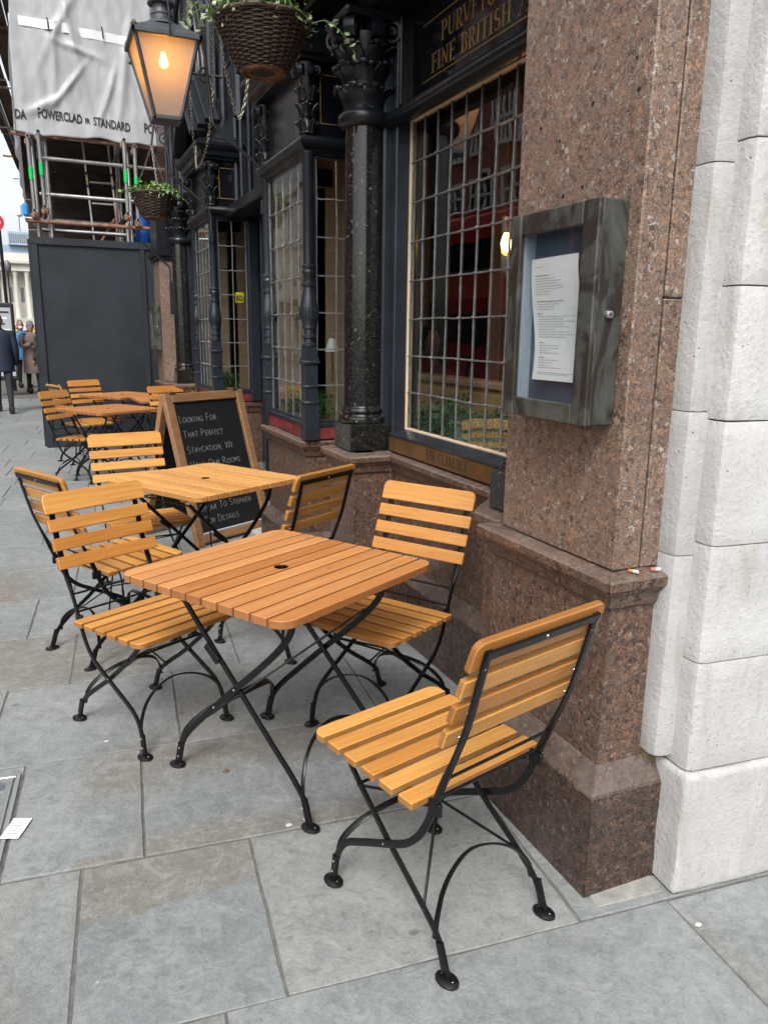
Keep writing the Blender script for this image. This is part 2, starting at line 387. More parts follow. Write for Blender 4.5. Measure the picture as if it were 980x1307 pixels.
def m_slab():
    m, t, b = mat('york_stone_slab')
    v = coords(t, (1, 1, 1), 'Object', True); g = noise_n(t, v, 2.0, 7, 0.62, 0.5); f = noise_n(t, v, 70, 6, 0.75)
    mid = noise_n(t, v, 9, 7, 0.72, 1.0); br = noise_n(t, v, 1.1, 4, 0.55, 0.3); f2 = noise_n(t, v, 190, 3, 0.6)
    col = ramp(t, g, [(0.25, (0.168, 0.186, 0.188)), (0.5, (0.210, 0.229, 0.230)), (0.75, (0.252, 0.268, 0.265))]).outputs[0]
    col = mix(t, ramp(t, br, [(0.56, 0), (0.70, 0.55)]).outputs[0], col, (0.200, 0.182, 0.150))
    oi = N(t, 'ShaderNodeObjectInfo')
    tone = ramp(t, oi.outputs['Random'], [(0, (0.92, 0.93, 0.94)), (0.5, (1, 1, 1)), (1.0, (1.06, 1.045, 1.01))]).outputs[0]
    col = mix(t, 1.0, col, tone, 'MULTIPLY')
    # the rusty-brown natural bands of this pavement, laid out in paving coordinates
    ge = N(t, 'ShaderNodeNewGeometry'); mp = N(t, 'ShaderNodeMapping'); mp.inputs['Rotation'].default_value = (0, 0, rad(5.2)); t.links.new(ge.outputs['Position'], mp.inputs['Vector'])
    wob = N(t, 'ShaderNodeTexNoise'); wob.inputs['Scale'].default_value = 3.0; wob.inputs['Detail'].default_value = 4; t.links.new(mp.outputs[0], wob.inputs['Vector'])
    pos = mix(t, 0.10, mp.outputs[0], wob.outputs['Color'], 'LINEAR_LIGHT'); sp_ = N(t, 'ShaderNodeSeparateXYZ'); t.links.new(pos, sp_.inputs[0])
    def band(u0, u1, v0, v1, soft):
        def edge(src, a, bb, up):
            n = N(t, 'ShaderNodeMapRange'); n.clamp = True; t.links.new(src, n.inputs[0]); n.inputs[1].default_value = a; n.inputs[2].default_value = bb
            n.inputs[3].default_value = 0 if up else 1; n.inputs[4].default_value = 1 if up else 0; return n.outputs[0]
        x = math_n(t, 'MULTIPLY', edge(sp_.outputs[0], u0 - soft, u0 + soft, True), edge(sp_.outputs[0], u1 - soft, u1 + soft, False))
        y = math_n(t, 'MULTIPLY', edge(sp_.outputs[1], v0 - soft, v0 + soft, True), edge(sp_.outputs[1], v1 - soft, v1 + soft, False))
        return math_n(t, 'MULTIPLY', x, y)
    bands = band(-.22, .285, 1.86, 2.12, .012)
    for q in ((-.05, .75, 2.06, 2.17, .03), (-.22, .02, 2.42, 2.72, .07), (.0, .75, 2.50, 2.74, .09), (-1.1, -.28, 3.36, 4.0, .06), (-.28, .1, 3.4, 3.75, .06), (-1.4, -.6, 4.5, 5.2, .1)):
        bands = math_n(t, 'MAXIMUM', bands, band(*q))
    col = mix(t, math_n(t, 'MULTIPLY', bands, 0.62), col, (0.165, 0.140, 0.110))
    m2 = noise_n(t, v, 26, 5, 0.7, 0.8)
    col = mix(t, ramp(t, m2, [(0.50, 0), (0.66, 0.45)]).outputs[0], col, (0.31, 0.325, 0.32))
    col = mix(t, ramp(t, m2, [(0.34, 0.45), (0.47, 0)]).outputs[0], col, (0.115, 0.122, 0.122))
    col = mix(t, ramp(t, mid, [(0.52, 0), (0.72, 0.55)]).outputs[0], col, (0.335, 0.35, 0.345))
    col = mix(t, ramp(t, mid, [(0.28, 0.5), (0.46, 0)]).outputs[0], col, (0.115, 0.122, 0.12))
    col = mix(t, ramp(t, f, [(0.54, 0), (0.70, 0.6)]).outputs[0], col, (0.10, 0.105, 0.103))
    col = mix(t, ramp(t, f, [(0.30, 0.5), (0.44, 0)]).outputs[0], col, (0.34, 0.35, 0.345))
    col = mix(t, ramp(t, f2, [(0.60, 0), (0.72, 0.5)]).outputs[0], col, (0.42, 0.43, 0.42))
    sp = N(t, 'ShaderNodeTexVoronoi'); sp.inputs['Scale'].default_value = 8; t.links.new(v, sp.inputs['Vector'])
    col = mix(t, ramp(t, sp.outputs['Distance'], [(0.018, 0.8), (0.036, 0)]).outputs[0], col, (0.5, 0.5, 0.48))
    sp2 = N(t, 'ShaderNodeTexVoronoi'); sp2.inputs['Scale'].default_value = 4.6; t.links.new(coords(t, (1, 1.25, 1)), sp2.inputs['Vector'])
    s3 = N(t, 'ShaderNodeSeparateColor'); t.links.new(sp2.outputs['Color'], s3.inputs[0])
    gm = math_n(t, 'MULTIPLY', ramp(t, sp2.outputs['Distance'], [(0.05, 0.6), (0.085, 0)]).outputs[0], math_n(t, 'GREATER_THAN', s3.outputs[0], 0.52))
    col = mix(t, gm, col, (0.085, 0.088, 0.088))
    t.links.new(col, b.inputs['Base Color'])
    t.links.new(ramp(t, g, [(0.3, 0.50), (0.7, 0.72)]).outputs[0], b.inputs['Roughness'])
    bump(t, b, math_n(t, 'ADD', f, math_n(t, 'MULTIPLY', mid, 2.2)), 0.5, 0.006); return m
SLAB = m_slab()
MORTAR = m_plain('joint_mortar', (0.125, 0.120, 0.110), 0.9, 0, 0.35, 30, 0.5)
ASPH = m_plain('asphalt', (0.05, 0.05, 0.052), 0.85, 0, 0.25, 60, 0.5)

def m_glass(name='window_glass', tint=(0.93, 0.95, 0.94), ior=1.52, rough=0.0):
    m = bpy.data.materials.new(name); m.use_nodes = True; t = m.node_tree; t.nodes.clear()
    tr = N(t, 'ShaderNodeBsdfTransparent'); tr.inputs[0].default_value = (*tint, 1)
    gl = N(t, 'ShaderNodeBsdfGlossy'); gl.inputs['Roughness'].default_value = rough
    lw = N(t, 'ShaderNodeLayerWeight'); lw.inputs['Blend'].default_value = 0.5
    p5 = math_n(t, 'POWER', lw.outputs['Facing'], 5.0); fro = math_n(t, 'ADD', math_n(t, 'MULTIPLY', p5, 0.90), 0.10)
    nz = noise_n(t, coords(t, (1, 1, 1)), 5.0, 2, 0.5)
    bp = N(t, 'ShaderNodeBump'); bp.inputs['Strength'].default_value = 0.03; bp.inputs['Distance'].default_value = 0.01
    t.links.new(nz, bp.inputs['Height']); t.links.new(bp.outputs[0], gl.inputs['Normal'])
    mx = N(t, 'ShaderNodeMixShader'); out = N(t, 'ShaderNodeOutputMaterial')
    t.links.new(fro, mx.inputs[0]); t.links.new(tr.outputs[0], mx.inputs[1]); t.links.new(gl.outputs[0], mx.inputs[2])
    t.links.new(mx.outputs[0], out.inputs[0]); return m
GLASS = m_glass()
def m_emit(name, c, s):
    m = bpy.data.materials.new(name); m.use_nodes = True; t = m.node_tree; t.nodes.clear()
    e = N(t, 'ShaderNodeEmission'); e.inputs[0].default_value = (*c, 1); e.inputs[1].default_value = s
    o = N(t, 'ShaderNodeOutputMaterial'); t.links.new(e.outputs[0], o.inputs[0]); return m
def m_foliage(name, c1, c2, c3):
    m, t, b = mat(name)
    ge = N(t, 'ShaderNodeNewGeometry')
    r = ramp(t, ge.outputs['Random Per Island'], [(0.0, c1), (0.5, c2), (1.0, c3)])
    t.links.new(r.outputs[0], b.inputs['Base Color']); b.inputs['Roughness'].default_value = 0.5
    return m

# ================================================================ ground, road, pavement
PA = rad(5.2)                                  # the paving (and the stone building) is turned a little against the pub wall
def UV(u, v, z=0.0): return Vector((u * cos(PA) + v * sin(PA), -u * sin(PA) + v * cos(PA), z))
struct(MB().box((-400, -300, -0.6), (400, 700, -0.16)).obj('ground', ASPH))
rd = MB().box((-9.0, -60, -0.159), (-3.2, 200, -0.13)).obj('road', ASPH); struct(rd)
pv = MB(); pv.box((-3.2, -12, -0.2), (12, 60, -0.0045)); pave = struct(pv.obj('pavement', MORTAR))
kb = MB()
for i in range(30): kb.cbox((-3.36, -12 + i * 2.0, -0.2), (-3.2, -12 + i * 2.0 + 1.985, -0.002), 0.012)
k = kb.obj('kerb', STONE_G, pave)
struct(MB().box((-16, -20, -0.159), (-9.0, 120, -0.01)).obj('far_pavement', ASPH))
rows = [(-9, []), (0.24, []), (0.86, [-0.55, 0.45]), (1.475, None)]
R_ = [0.235, 0.86, 1.475, 2.08, 2.71, 3.365, 3.96, 4.57, 5.19, 5.82, 6.46, 7.06, 7.63]
while R_[-1] < 34: R_.append(R_[-1] + random.uniform(0.55, 0.66))
R_ = [-4.1, -3.4, -2.75, -2.1, -1.5, -0.9, -0.35] + R_
known = {0.86: [-1.05, -0.30, 0.128, 1.318], 1.475: [-0.82, -0.205, 0.271, 1.05], 2.08: [-1.15, -0.42, -0.033, 0.83], 2.71: [-1.1, -0.56, 0.113, 0.9],
         3.365: [-0.95, -0.315, 0.42], 3.96: [-1.2, -0.55, 0.30, 1.0], 4.57: [-1.0, -0.372, 0.5], 0.235: [-1.3, -0.5, 0.4, 1.7]}
def slab_mesh(w, h, seed):
    rr = random.Random(seed); out = []
    n = 6
    pts = [(-w / 2, -h / 2), (w / 2, -h / 2), (w / 2, h / 2), (-w / 2, h / 2)]
    for i in range(4):
        a = Vector(pts[i]); b = Vector(pts[(i + 1) % 4]); d = (b - a); nn = Vector((-d.y, d.x)).normalized()
        for j in range(n):
            p = a + d * (j / n) + nn * rr.uniform(-0.0005, 0.0028); out.append((p.x, p.y))
    mb = MB(); mb.prism(out, -0.03, 0.0, 0.002); return mb.mesh('paving_slab')
nslab = 0
for i in range(len(R_) - 1):
    v0, v1 = R_[i], R_[i + 1]; js = list(known.get(round(v0, 3), []))
    if not js: js = [random.uniform(-1.4, -0.9)]
    while js[0] > -3.6: js.insert(0, js[0] - random.uniform(0.6, 1.05))
    lim = 2.1 if v0 < 1.475 else 2.0
    if v0 < 0.2: lim = 4
    while js[-1] < lim: js.append(js[-1] + random.uniform(0.6, 1.05))
    for a, b in zip(js[:-1], js[1:]):
        c = UV((a + b) / 2, (v0 + v1) / 2)
        if c.x < -2.9 or nslab >= 290: continue
        g = 0.0065; z = random.uniform(-0.002, 0.002)
        if (round(v0, 2) == 2.08 and a < -0.7 and b > -0.5): b = -0.42
        o = link('paving_slab', slab_mesh(b - a - g, v1 - v0 - g, nslab), SLAB, pave, (c.x, c.y, z), (random.uniform(-.002, .002), random.uniform(-.002, .002), -PA)); nslab += 1
# utility cover at the left edge with its steel frame
uc = thing('utility_cover', 'grey square steel-edged service cover in the paving at left edge', 'cover', UV(-0.60, 2.38, 0.001), -PA)
MB().box((-0.15, -0.25, 0.0005), (0.15, 0.25, 0.004)).obj('infill', SLAB, uc)
for x in (-0.165, 0.165): MB().cbox((x - 0.007, -0.27, 0.0), (x + 0.007, 0.27, 0.006), 0.001).obj('edge_strip', STEEL, uc)
for x in (-0.148, 0.148): MB().cbox((x - 0.003, -0.25, 0.001), (x + 0.003, 0.25, 0.0065), 0.001).obj('edge_strip', STEEL, uc)
for y in (-0.26, 0.26): MB().cbox((-0.157, y - 0.007, 0.0), (0.157, y + 0.007, 0.0062), 0.001).obj('edge_strip', STEEL, uc)
mb = MB(); mb.lathe([(0.03, 0.002), (0.03, 0.006), (0.02, 0.0065)], 14, T(0.10, 0.20, 0)); mb.obj('lifting_keyhole', m_plain('dull_plate', (0.2, 0.2, 0.24), 0.4, 0.6), uc)
pp = thing('white_sticker', 'torn white paper sticker lying over the corner of the cover', 'sticker', UV(-0.405, 2.32, 0.010), rad(-22))
mb = MB()
n = 6
for j in range(n):
    for i in range(n):
        x0, x1, y0, y1 = -0.028 + i * 0.0093, -0.028 + (i + 1) * 0.0093, -0.05 + j * 0.0167, -0.05 + (j + 1) * 0.0167
        q = [(x0, y0), (x1, y0), (x1, y1), (x0, y1)]
        mb.add([(a, b, 0.0015 * noise.noise((a * 60, b * 60, 1))) for a, b in q], [(0, 1, 2, 3)])
mb.obj('paper', WHITEP, pp)
stk = MB()
for j in range(5): stk.box((-0.015, -0.03 + j * 0.013, 0.0022), (0.016 - 0.004 * (j % 3), -0.027 + j * 0.013, 0.0026))
stuff(stk.obj('print_line', INKP, pp))
# cigarette ends and small litter
BUTT = m_plain('cigarette_paper', (0.75, 0.74, 0.7), 0.8); FILT = m_plain('cigarette_filter', (0.5, 0.2, 0.06), 0.8)
def butt(x, y, z, rz, label, tip=FILT):
    t = thing('cigarette_end', label, 'cigarette end', (x, y, z), rz)
    MB().tube([(0, 0, 0.004), (0.014, 0, 0.004)], 0.0038, 8).obj('paper', BUTT, t)
    MB().tube([(-0.011, 0, 0.004), (0.0, 0, 0.004)], 0.004, 8).obj('filter', tip, t)
GUM = m_plain('trodden_gum', (0.5, 0.49, 0.46), 0.8); LEAF = m_plain('dry_leaf', (0.12, 0.075, 0.04), 0.7)
def blob(name, x, y, m, r, label, cat, h=0.002):
    n = 9; out = [(r * (1 + 0.3 * noise.noise((x * 9, i, 2))) * cos(2 * pi * i / n), 0.7 * r * (1 + .3 * noise.noise((y * 7, i, 5))) * sin(2 * pi * i / n)) for i in range(n)]
    o = MB().prism(out, 0.0, h, h * 0.4).obj(name, m, None, (x, y, 0.0015)); tag(o, label, cat)
blob('chewing_gum', 1.455, 1.245, GUM, 0.011, 'pale trodden gum spot beside the joint below the white stone base', 'gum')
blob('chewing_gum', 1.06, 0.98, GUM, 0.012, 'pale gum spot low in the bottom right paving', 'gum')
blob('dry_leaf', 0.47, 2.43, LEAF, 0.012, 'small dry brown leaf on the paving under the front table', 'leaf', 0.006)
blob('torn_paper_scrap', 0.585, 2.055, GUM, 0.011, 'tiny pale paper scrap behind the right foot of the front table', 'litter', 0.004)
blob('torn_paper_scrap', 0.10, 2.80, GUM, 0.008, 'tiny pale scrap in front of the nearest left chair', 'litter', 0.003)

# ================================================================ folding bistro chairs and tables
def slat(L, w, th, rad4=(0, 0, 0, 0), bev=0.0025):
    return MB().prism(rrect(L, w, rad4), -th / 2, th / 2, bev).mesh('slat')
LEG_A = [(-.292, .874), (-.272, .80), (-.240, .68), (-.210, .60), (-.180, .53), (-.150, .455), (-.124, .385), (-.092, .33), (-.045, .285), (.03, .243), (.13, .190), (.190, .153), (.224, .10), (.240, .018)]
LEG_B = [(.235, .437), (.20, .395), (.15, .345), (.03, .243), (-.06, .178), (-.125, .130), (-.172, .085), (-.200, .018)]
PAD = MB(); PAD.lathe([(0.031, 0), (0.034, 0.003), (0.033, 0.007), (0.024, 0.012), (0.010, 0.014)], 14, None, True, 0.72)
PAD_ME = PAD.mesh('foot_pad', True)
def rivets(pts, r=0.0042):
    mb = MB()
    for p, d in pts:
        q = Vector(d).normalized().to_track_quat('Z', 'Y').to_matrix().to_4x4()
        mb.lathe([(r, 0), (r * 0.95, 0.0012), (r * 0.5, 0.0026)], 7, T(*p) @ q)
    return mb
def make_chair():
    t = thing('folding_chair', '', 'chair')
    for i in range(6):
        f = -0.088 + i * 0.0715; z = 0.437 + (f + .1) * 0.030
        me = slat(0.446, 0.0505, 0.021, (0, 0, 0.03, 0.03) if i == 5 else (0.004,) * 4)
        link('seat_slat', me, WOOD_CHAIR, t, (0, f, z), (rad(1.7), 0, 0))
    lean = math.atan2(0.093, 0.265)
    def on_back(z): return -0.300 + (0.893 - z) * 0.351
    me_s = slat(0.434, 0.048, 0.017, (0.004,) * 4)
    for z, me in ((0.862, slat(0.434, 0.078, 0.017, (0.006, 0.006, 0.026, 0.026))), (0.782, me_s), (0.714, me_s), (0.647, me_s)):
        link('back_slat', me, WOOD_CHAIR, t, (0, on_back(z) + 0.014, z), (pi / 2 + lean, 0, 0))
    # frame
    for s in (-1, 1):
        pa = spline([(s * (0.181 + .009 * max(0, 1 - z / .4)), f, z) for f, z in LEG_A], 3)
        sec = []
        for p in pa:
            k = min(1, max(0, (p.z - 0.52) / 0.07)); sec.append((0.0035 * k + 0.0095 * (1 - k), 0.0105 * k + 0.0038 * (1 - k)))
        MB().bar(pa, sec, (1, 0, 0)).obj('upright_leg', BLACK, t, smooth=True)
        pb = spline([(s * (0.169 + .009 * max(0, 1 - z / .25)), f, z) for f, z in LEG_B], 3)
        MB().bar(pb, (0.0085, 0.0042), (1, 0, 0)).obj('crossing_leg', BLACK, t, smooth=True)
        for f, z, x in ((.243, 0, .190), (-.204, 0, .178)):
            link('foot_pad', PAD_ME, RUBBER, t, (s * x, f, 0), (0, 0, pi / 2))
        # sleeves above the feet and the seat bracket
        MB().bar([(s * .189, .232, .09), (s * .190, .242, .012)], (0.0105, 0.0055), (1, 0, 0)).obj('foot_sleeve', BLACK, t)
        MB().bar([(s * .178, -.174, .09), (s * .178, -.202, .012)], (0.0105, 0.0055), (1, 0, 0)).obj('foot_sleeve', BLACK, t)
        mb = MB(); mb.bar([(s * 0.168, -0.115, 0.424), (s * 0.168, 0.285, 0.436)], (0.0035, 0.011), (1, 0, 0)); mb.obj('seat_bearer', BLACK, t)
        mb = MB(); mb.cbox((s * 0.178 - 0.006, -0.165, 0.418), (s * 0.178 + 0.006, -0.125, 0.452), 0.002); mb.obj('hinge_bracket', BLACK, t)
    MB().bar([(-0.189, on_back(.864) - 0.003, .864), (0.189, on_back(.864) - 0.003, .864)], (0.0035, 0.0105), (0, -0.35, 1)).obj('back_rail', BLACK, t)
    def arch(y0, z0, dy, sx, name, ref, sec):
        p = [(-sx, y0, z0 - 0.02), (-sx * 0.93, y0 + dy * .1, z0 + .03), (-sx * .72, y0 + dy * .45, z0 + .075), (-sx * .38, y0 + dy * .8, z0 + .105), (0, y0 + dy, z0 + .115)]
        q = [(-a, b, c) for a, b, c in p[:-1]][::-1]
        MB().bar(spline(p + q, 4), sec, ref).obj(name, BLACK, t, smooth=True)
    arch(.224, .115, -.055, .190, 'front_arch', (0, 0.9, 0.4), (0.0030, 0.0085))
    arch(-.155, .105, .055, .176, 'rear_arch', (0, -0.8, 0.5), (0.0030, 0.0075))
    for f, z in ((-.178, .525), (-.150, .462)):
        MB().tube([(-.181, f, z), (.181, f, z)], 0.0042, 6).obj('cross_rod', BLACK, t)
    MB().tube([(-.178, .15, .348), (.178, .15, .348)], 0.0042, 6).obj('cross_rod', BLACK, t)
    MB().tube([(-.178, -.115, .138), (0, .03, .300), (.178, .15, .346)], 0.004, 6).obj('brace_rod', BLACK, t)
    MB().tube([(.178, -.115, .138), (0, .024, .296), (-.178, .15, .346)], 0.004, 6).obj('brace_rod', BLACK, t)
    rv = []
    for s in (-1, 1):
        for z in (0.864, 0.83, 0.782, 0.714, 0.647): rv.append(((s * .181, on_back(z) - .0035, z), (0, -1, -.35)))
        for f, z in ((.03, .243), (.233, .075), (.239, .04), (-.172, .075), (-.182, .04)): rv.append(((s * (.1865 if f == .03 else .1965), f, z), (s, 0, 0)))
        for d in (-.018, .018): rv += [((s * .190 , .243 + d, .0105), (0, 0, 1)), ((s * .178, -.204 + d, .0105), (0, 0, 1))]
    rv.append(((0, on_back(.864) - .0065, .864), (0, -1, -.35)))
    stuff(rivets(rv).obj('rivets', STEEL, t))
    return t
def make_table(size=0.745, wood=WOOD_TABLE):
    t = thing('folding_table', '', 'table')
    n = 11; w = size / n
    mm = slat(size, w - 0.0092, 0.026, (0.002,) * 4, 0.0014)
    for i in range(n):
        y = -size / 2 + (i + 0.5) * w
        if i == 0: me = slat(size, w - 0.0092, 0.024, (0.05, 0.05, 0.002, 0.002), 0.0014)
        elif i == n - 1: me = slat(size, w - 0.0092, 0.024, (0.002, 0.002, 0.05, 0.05), 0.0014)
        elif i == n // 2:
            # the middle slat is drilled for a parasol: two halves of a slat round the hole
            mb = MB(); hw = (w - .0092) / 2; r = 0.021; k = 10
            for sg in (-1, 1):
                o = [(sg * size / 2, -hw), (sg * size / 2, hw), (0, hw)] + [(sg * r * sin(a), r * cos(a)) for a in [pi * j / k for j in range(k + 1)]] + [(0, -hw)]
                if sg < 0: pass
                else: pass
                if sum((o[j - 1][0] * o[j][1] - o[j][0] * o[j - 1][1]) for j in range(len(o))) < 0: o = o[::-1]
                mb.prism(o, -.012, .012, 0.0)
            me = mb.mesh('slat')
        else: me = mm
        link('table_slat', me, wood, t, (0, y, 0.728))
    mb = MB(); mb.lathe([(.0200, .700), (.0200, .7395), (.0215, .7412), (.0240, .7412)], 20, None, False); mb.obj('parasol_ring', RUBBER, t, smooth=True)
    MB().lathe([(.021, .700), (.021, .704)], 16).obj('hole_cap', RUBBER, t)
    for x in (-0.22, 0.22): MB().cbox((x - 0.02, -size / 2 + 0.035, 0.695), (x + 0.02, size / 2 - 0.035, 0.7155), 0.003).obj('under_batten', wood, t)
    A = [(-.305, .018), (-.285, .085), (-.235, .160), (-.10, .290), (0, .382), (.12, .490), (.205, .575), (.248, .635), (.262, .69)]
    B = [(.305, .018), (.285, .085), (.235, .150), (.15, .232), (0, .382), (-.15, .53), (-.285, .668)]
    for sx in (-1, 1):
        MB().bar(spline([(sx * .222, -u, z) for u, z in A], 3), (0.0105, 0.0042), (1, 0, 0)).obj('curved_leg', BLACK, t, smooth=True)
        MB().bar(spline([(sx * .208, -u, z) for u, z in B], 3), (0.0085, 0.0055), (1, 0, 0)).obj('straight_leg', BLACK, t, smooth=True)
        for u, x in ((-.308, .222), (.308, .208)):
            link('foot_pad', PAD_ME, RUBBER, t, (sx * x, -u, 0), (0, 0, pi / 2))
        MB().bar([(sx * .222, .282, .095), (sx * .222, .304, .012)], (0.012, 0.006), (1, 0, 0)).obj('foot_sleeve', BLACK, t)
        MB().bar([(sx * .208, -.282, .095), (sx * .208, -.304, .012)], (0.011, 0.006), (1, 0, 0)).obj('foot_sleeve', BLACK, t)
        mb = MB(); mb.bar([(sx * .214, .08, .455), (sx * .214, .135, .50)], (0.014, 0.008), (1, 0, 0)); mb.obj('lock_catch', BLACK, t)
    def arch(y0, z0, dy, sx, name, sec):
        p = [(-sx, y0, z0), (-sx * .93, y0 + dy * .15, z0 + .05), (-sx * .7, y0 + dy * .5, z0 + .10), (-sx * .35, y0 + dy * .85, z0 + .13), (0, y0 + dy, z0 + .14)]
        MB().bar(spline(p + [(-a, b, c) for a, b, c in p[:-1]][::-1], 4), sec, (0, 1, 0.5)).obj(name, BLACK, t, smooth=True)
    arch(.275, .105, -.10, .222, 'flat_arch', (0.0035, 0.012)); arch(-.275, .105, .07, .206, 'thin_arch', (0.003, 0.006))
    for y, z in ((.27, .66), (-.25, .66)): MB().tube([(-.215, y, z), (.215, y, z)], 0.0045, 6).obj('cross_rod', BLACK, t)
    MB().tube([(-.215, .15, .235), (.215, -.19, .575)], 0.004, 6).obj('brace_rod', BLACK, t)
    rv = []
    for s in (-1, 1):
        for y, z in ((0, .382), (.29, .075), (.298, .04), (-.29, .075), (-.298, .04), (.10, .29)): rv.append(((s * .2265, y, z), (s, 0, 0)))
        for d in (-.018, .018): rv += [((s * .222, .308 + d, .0105), (0, 0, 1)), ((s * .208, -.308 + d, .0105), (0, 0, 1))]
    stuff(rivets(rv).obj('rivets', STEEL, t)); return t
chair0 = make_chair(); used = []
G_CH = 'wooden folding chairs outside the pub'; G_TB = 'square slatted folding tables outside the pub'
def place(proto, x, y, ang, label, group):
    o = proto if proto.name not in used else copy_tree(proto)
    used.append(proto.name)
    o.location = (x, y, 0); o.rotation_euler = (0, 0, rad(ang)); o['label'] = label; o['group'] = group; return o
# (x, y, heading the sitter faces in degrees from +X, label)
for x, y, a, lb in [
    (0.8780, 1.5835, 105.8, 'nearest folding chair in the foreground, back turned to the camera, by the granite plinth'),
    (1.157, 2.603, 211.5, 'folding chair on the wall side of the nearest table, slatted back against the granite'),
    (0.270, 2.933, 298.7, 'folding chair at the left of the nearest table, its back to the street'),
    (0.187, 3.746, 26.65, 'leftmost folding chair seen edge-on from behind, at the second table'),
    (0.45, 4.591, 279.0, 'folding chair on the far side of the second table, left of the chalkboard'),
    (0.980, 3.50, 123.0, 'folding chair between the first two tables and the pub wall, back to the camera'),
    (0.266, 8.381, 320.3, 'left folding chair of the far table group, drawn out sideways on the pavement'),
    (0.557, 10.1, 300.1, 'folding chair standing in front of the charcoal hoarding'),
    (1.311, 8.777, 289.0, 'pale-backed folding chair behind the chalkboard, top of its back showing'),
    (0.33, 9.60, 20.0, 'folding chair seen edge-on between the far tables, mostly hidden')]:
    place(chair0, x, y, a - 90, lb, G_CH)
t1 = make_table(0.745, WOOD_TABLE)
place(t1, 0.668, 2.385, 30.2, 'nearest folding table, reddish slats and a parasol hole in the middle', G_TB)
t2 = make_table(0.745, WOOD_PALE); used_before = len(used)
place(t2, 0.737, 4.08, 30.2 + 90, 'second folding table, paler honey slats, in front of the chalkboard', G_TB)
place(t1, 0.55, 8.22, 32, 'third folding table, edge-on slats, at the far end left of the chalkboard', G_TB)
place(t1, 0.84, 10.0, 36, 'small-looking reddish table right in front of the hoarding', G_TB)
place(t1, 1.28, 9.35, 4, 'farthest right folding table behind the pale chair back', G_TB)

# ================================================================ stroke lettering (chalk hand and engraved serif capitals)
def arcp(cx, cy, rx, ry, a0, a1, k=10): return [(cx + rx * cos(rad(a0 + (a1 - a0) * i / k)), cy + ry * sin(rad(a0 + (a1 - a0) * i / k))) for i in range(k + 1)]
GL = {
 'A': (.72, [[(0, 0), (.34, 1)], [(.34, 1), (.70, 0)], [(.13, .36), (.57, .36)]]),
 'B': (.6, [[(.1, 0), (.1, 1)], [(.1, 1)] + arcp(.28, .76, .22, .24, 90, -90) + [(.1, .52)], [(.1, .52)] + arcp(.28, .26, .27, .26, 90, -90) + [(.1, 0)]]),
 'C': (.68, [arcp(.38, .5, .34, .5, 48, 312, 16)]),
 'D': (.68, [[(.1, 0), (.1, 1)], [(.1, 1)] + arcp(.24, .5, .38, .5, 90, -90, 14) + [(.1, 0)]]),
 'E': (.56, [[(.1, 0), (.1, 1)], [(.1, 1), (.5, 1)], [(.1, .53), (.42, .53)], [(.1, 0), (.52, 0)]]),
 'F': (.54, [[(.1, 0), (.1, 1)], [(.1, 1), (.5, 1)], [(.1, .53), (.42, .53)]]),
 'G': (.7, [arcp(.38, .5, .34, .5, 48, 330, 16) + [(.66, .42), (.42, .42)]]),
 'H': (.74, [[(.1, 0), (.1, 1)], [(.62, 0), (.62, 1)], [(.1, .52), (.62, .52)]]),
 'I': (.28, [[(.13, 0), (.13, 1)]]),
 'K': (.64, [[(.1, 0), (.1, 1)], [(.56, 1), (.12, .44)], [(.24, .56), (.6, 0)]]),
 'L': (.52, [[(.1, 0), (.1, 1)], [(.1, 0), (.5, 0)]]),
 'M': (.88, [[(.08, 0), (.1, 1)], [(.1, 1), (.42, .2)], [(.42, .2), (.74, 1)], [(.74, 1), (.76, 0)]]),
 'N': (.76, [[(.1, 0), (.1, 1)], [(.1, 1), (.64, 0)], [(.64, 0), (.64, 1)]]),
 'O': (.78, [arcp(.38, .5, .35, .5, 90, 450, 20)]),
 'P': (.58, [[(.1, 0), (.1, 1)], [(.1, 1)] + arcp(.27, .74, .25, .26, 90, -90) + [(.1, .48)]]),
 'R': (.64, [[(.1, 0), (.1, 1)], [(.1, 1)] + arcp(.27, .74, .25, .26, 90, -90) + [(.1, .48)], [(.3, .48), (.6, 0)]]),
 'S': (.54, [arcp(.27, .75, .2, .25, 40, 270, 10) + arcp(.27, .25, .23, .25, 90, -140, 10)]),
 'T': (.62, [[(.3, 0), (.3, 1)], [(.0, 1), (.6, 1)]]),
 'U': (.72, [[(.1, 1), (.1, .35)] + arcp(.36, .33, .26, .33, 180, 360, 10) + [(.62, 1)]]),
 'V': (.7, [[(0, 1), (.34, 0)], [(.34, 0), (.68, 1)]]),
 'W': (.9, [[(0, 1), (.2, 0)], [(.2, 0), (.42, .9)], [(.42, .9), (.64, 0)], [(.64, 0), (.86, 1)]]),
 'Y': (.66, [[(0, 1), (.32, .48)], [(.64, 1), (.32, .48)], [(.32, .48), (.32, 0)]]),
 ',': (.3, [[(.14, .08), (.05, -.18)]]), ' ': (.42, [])}
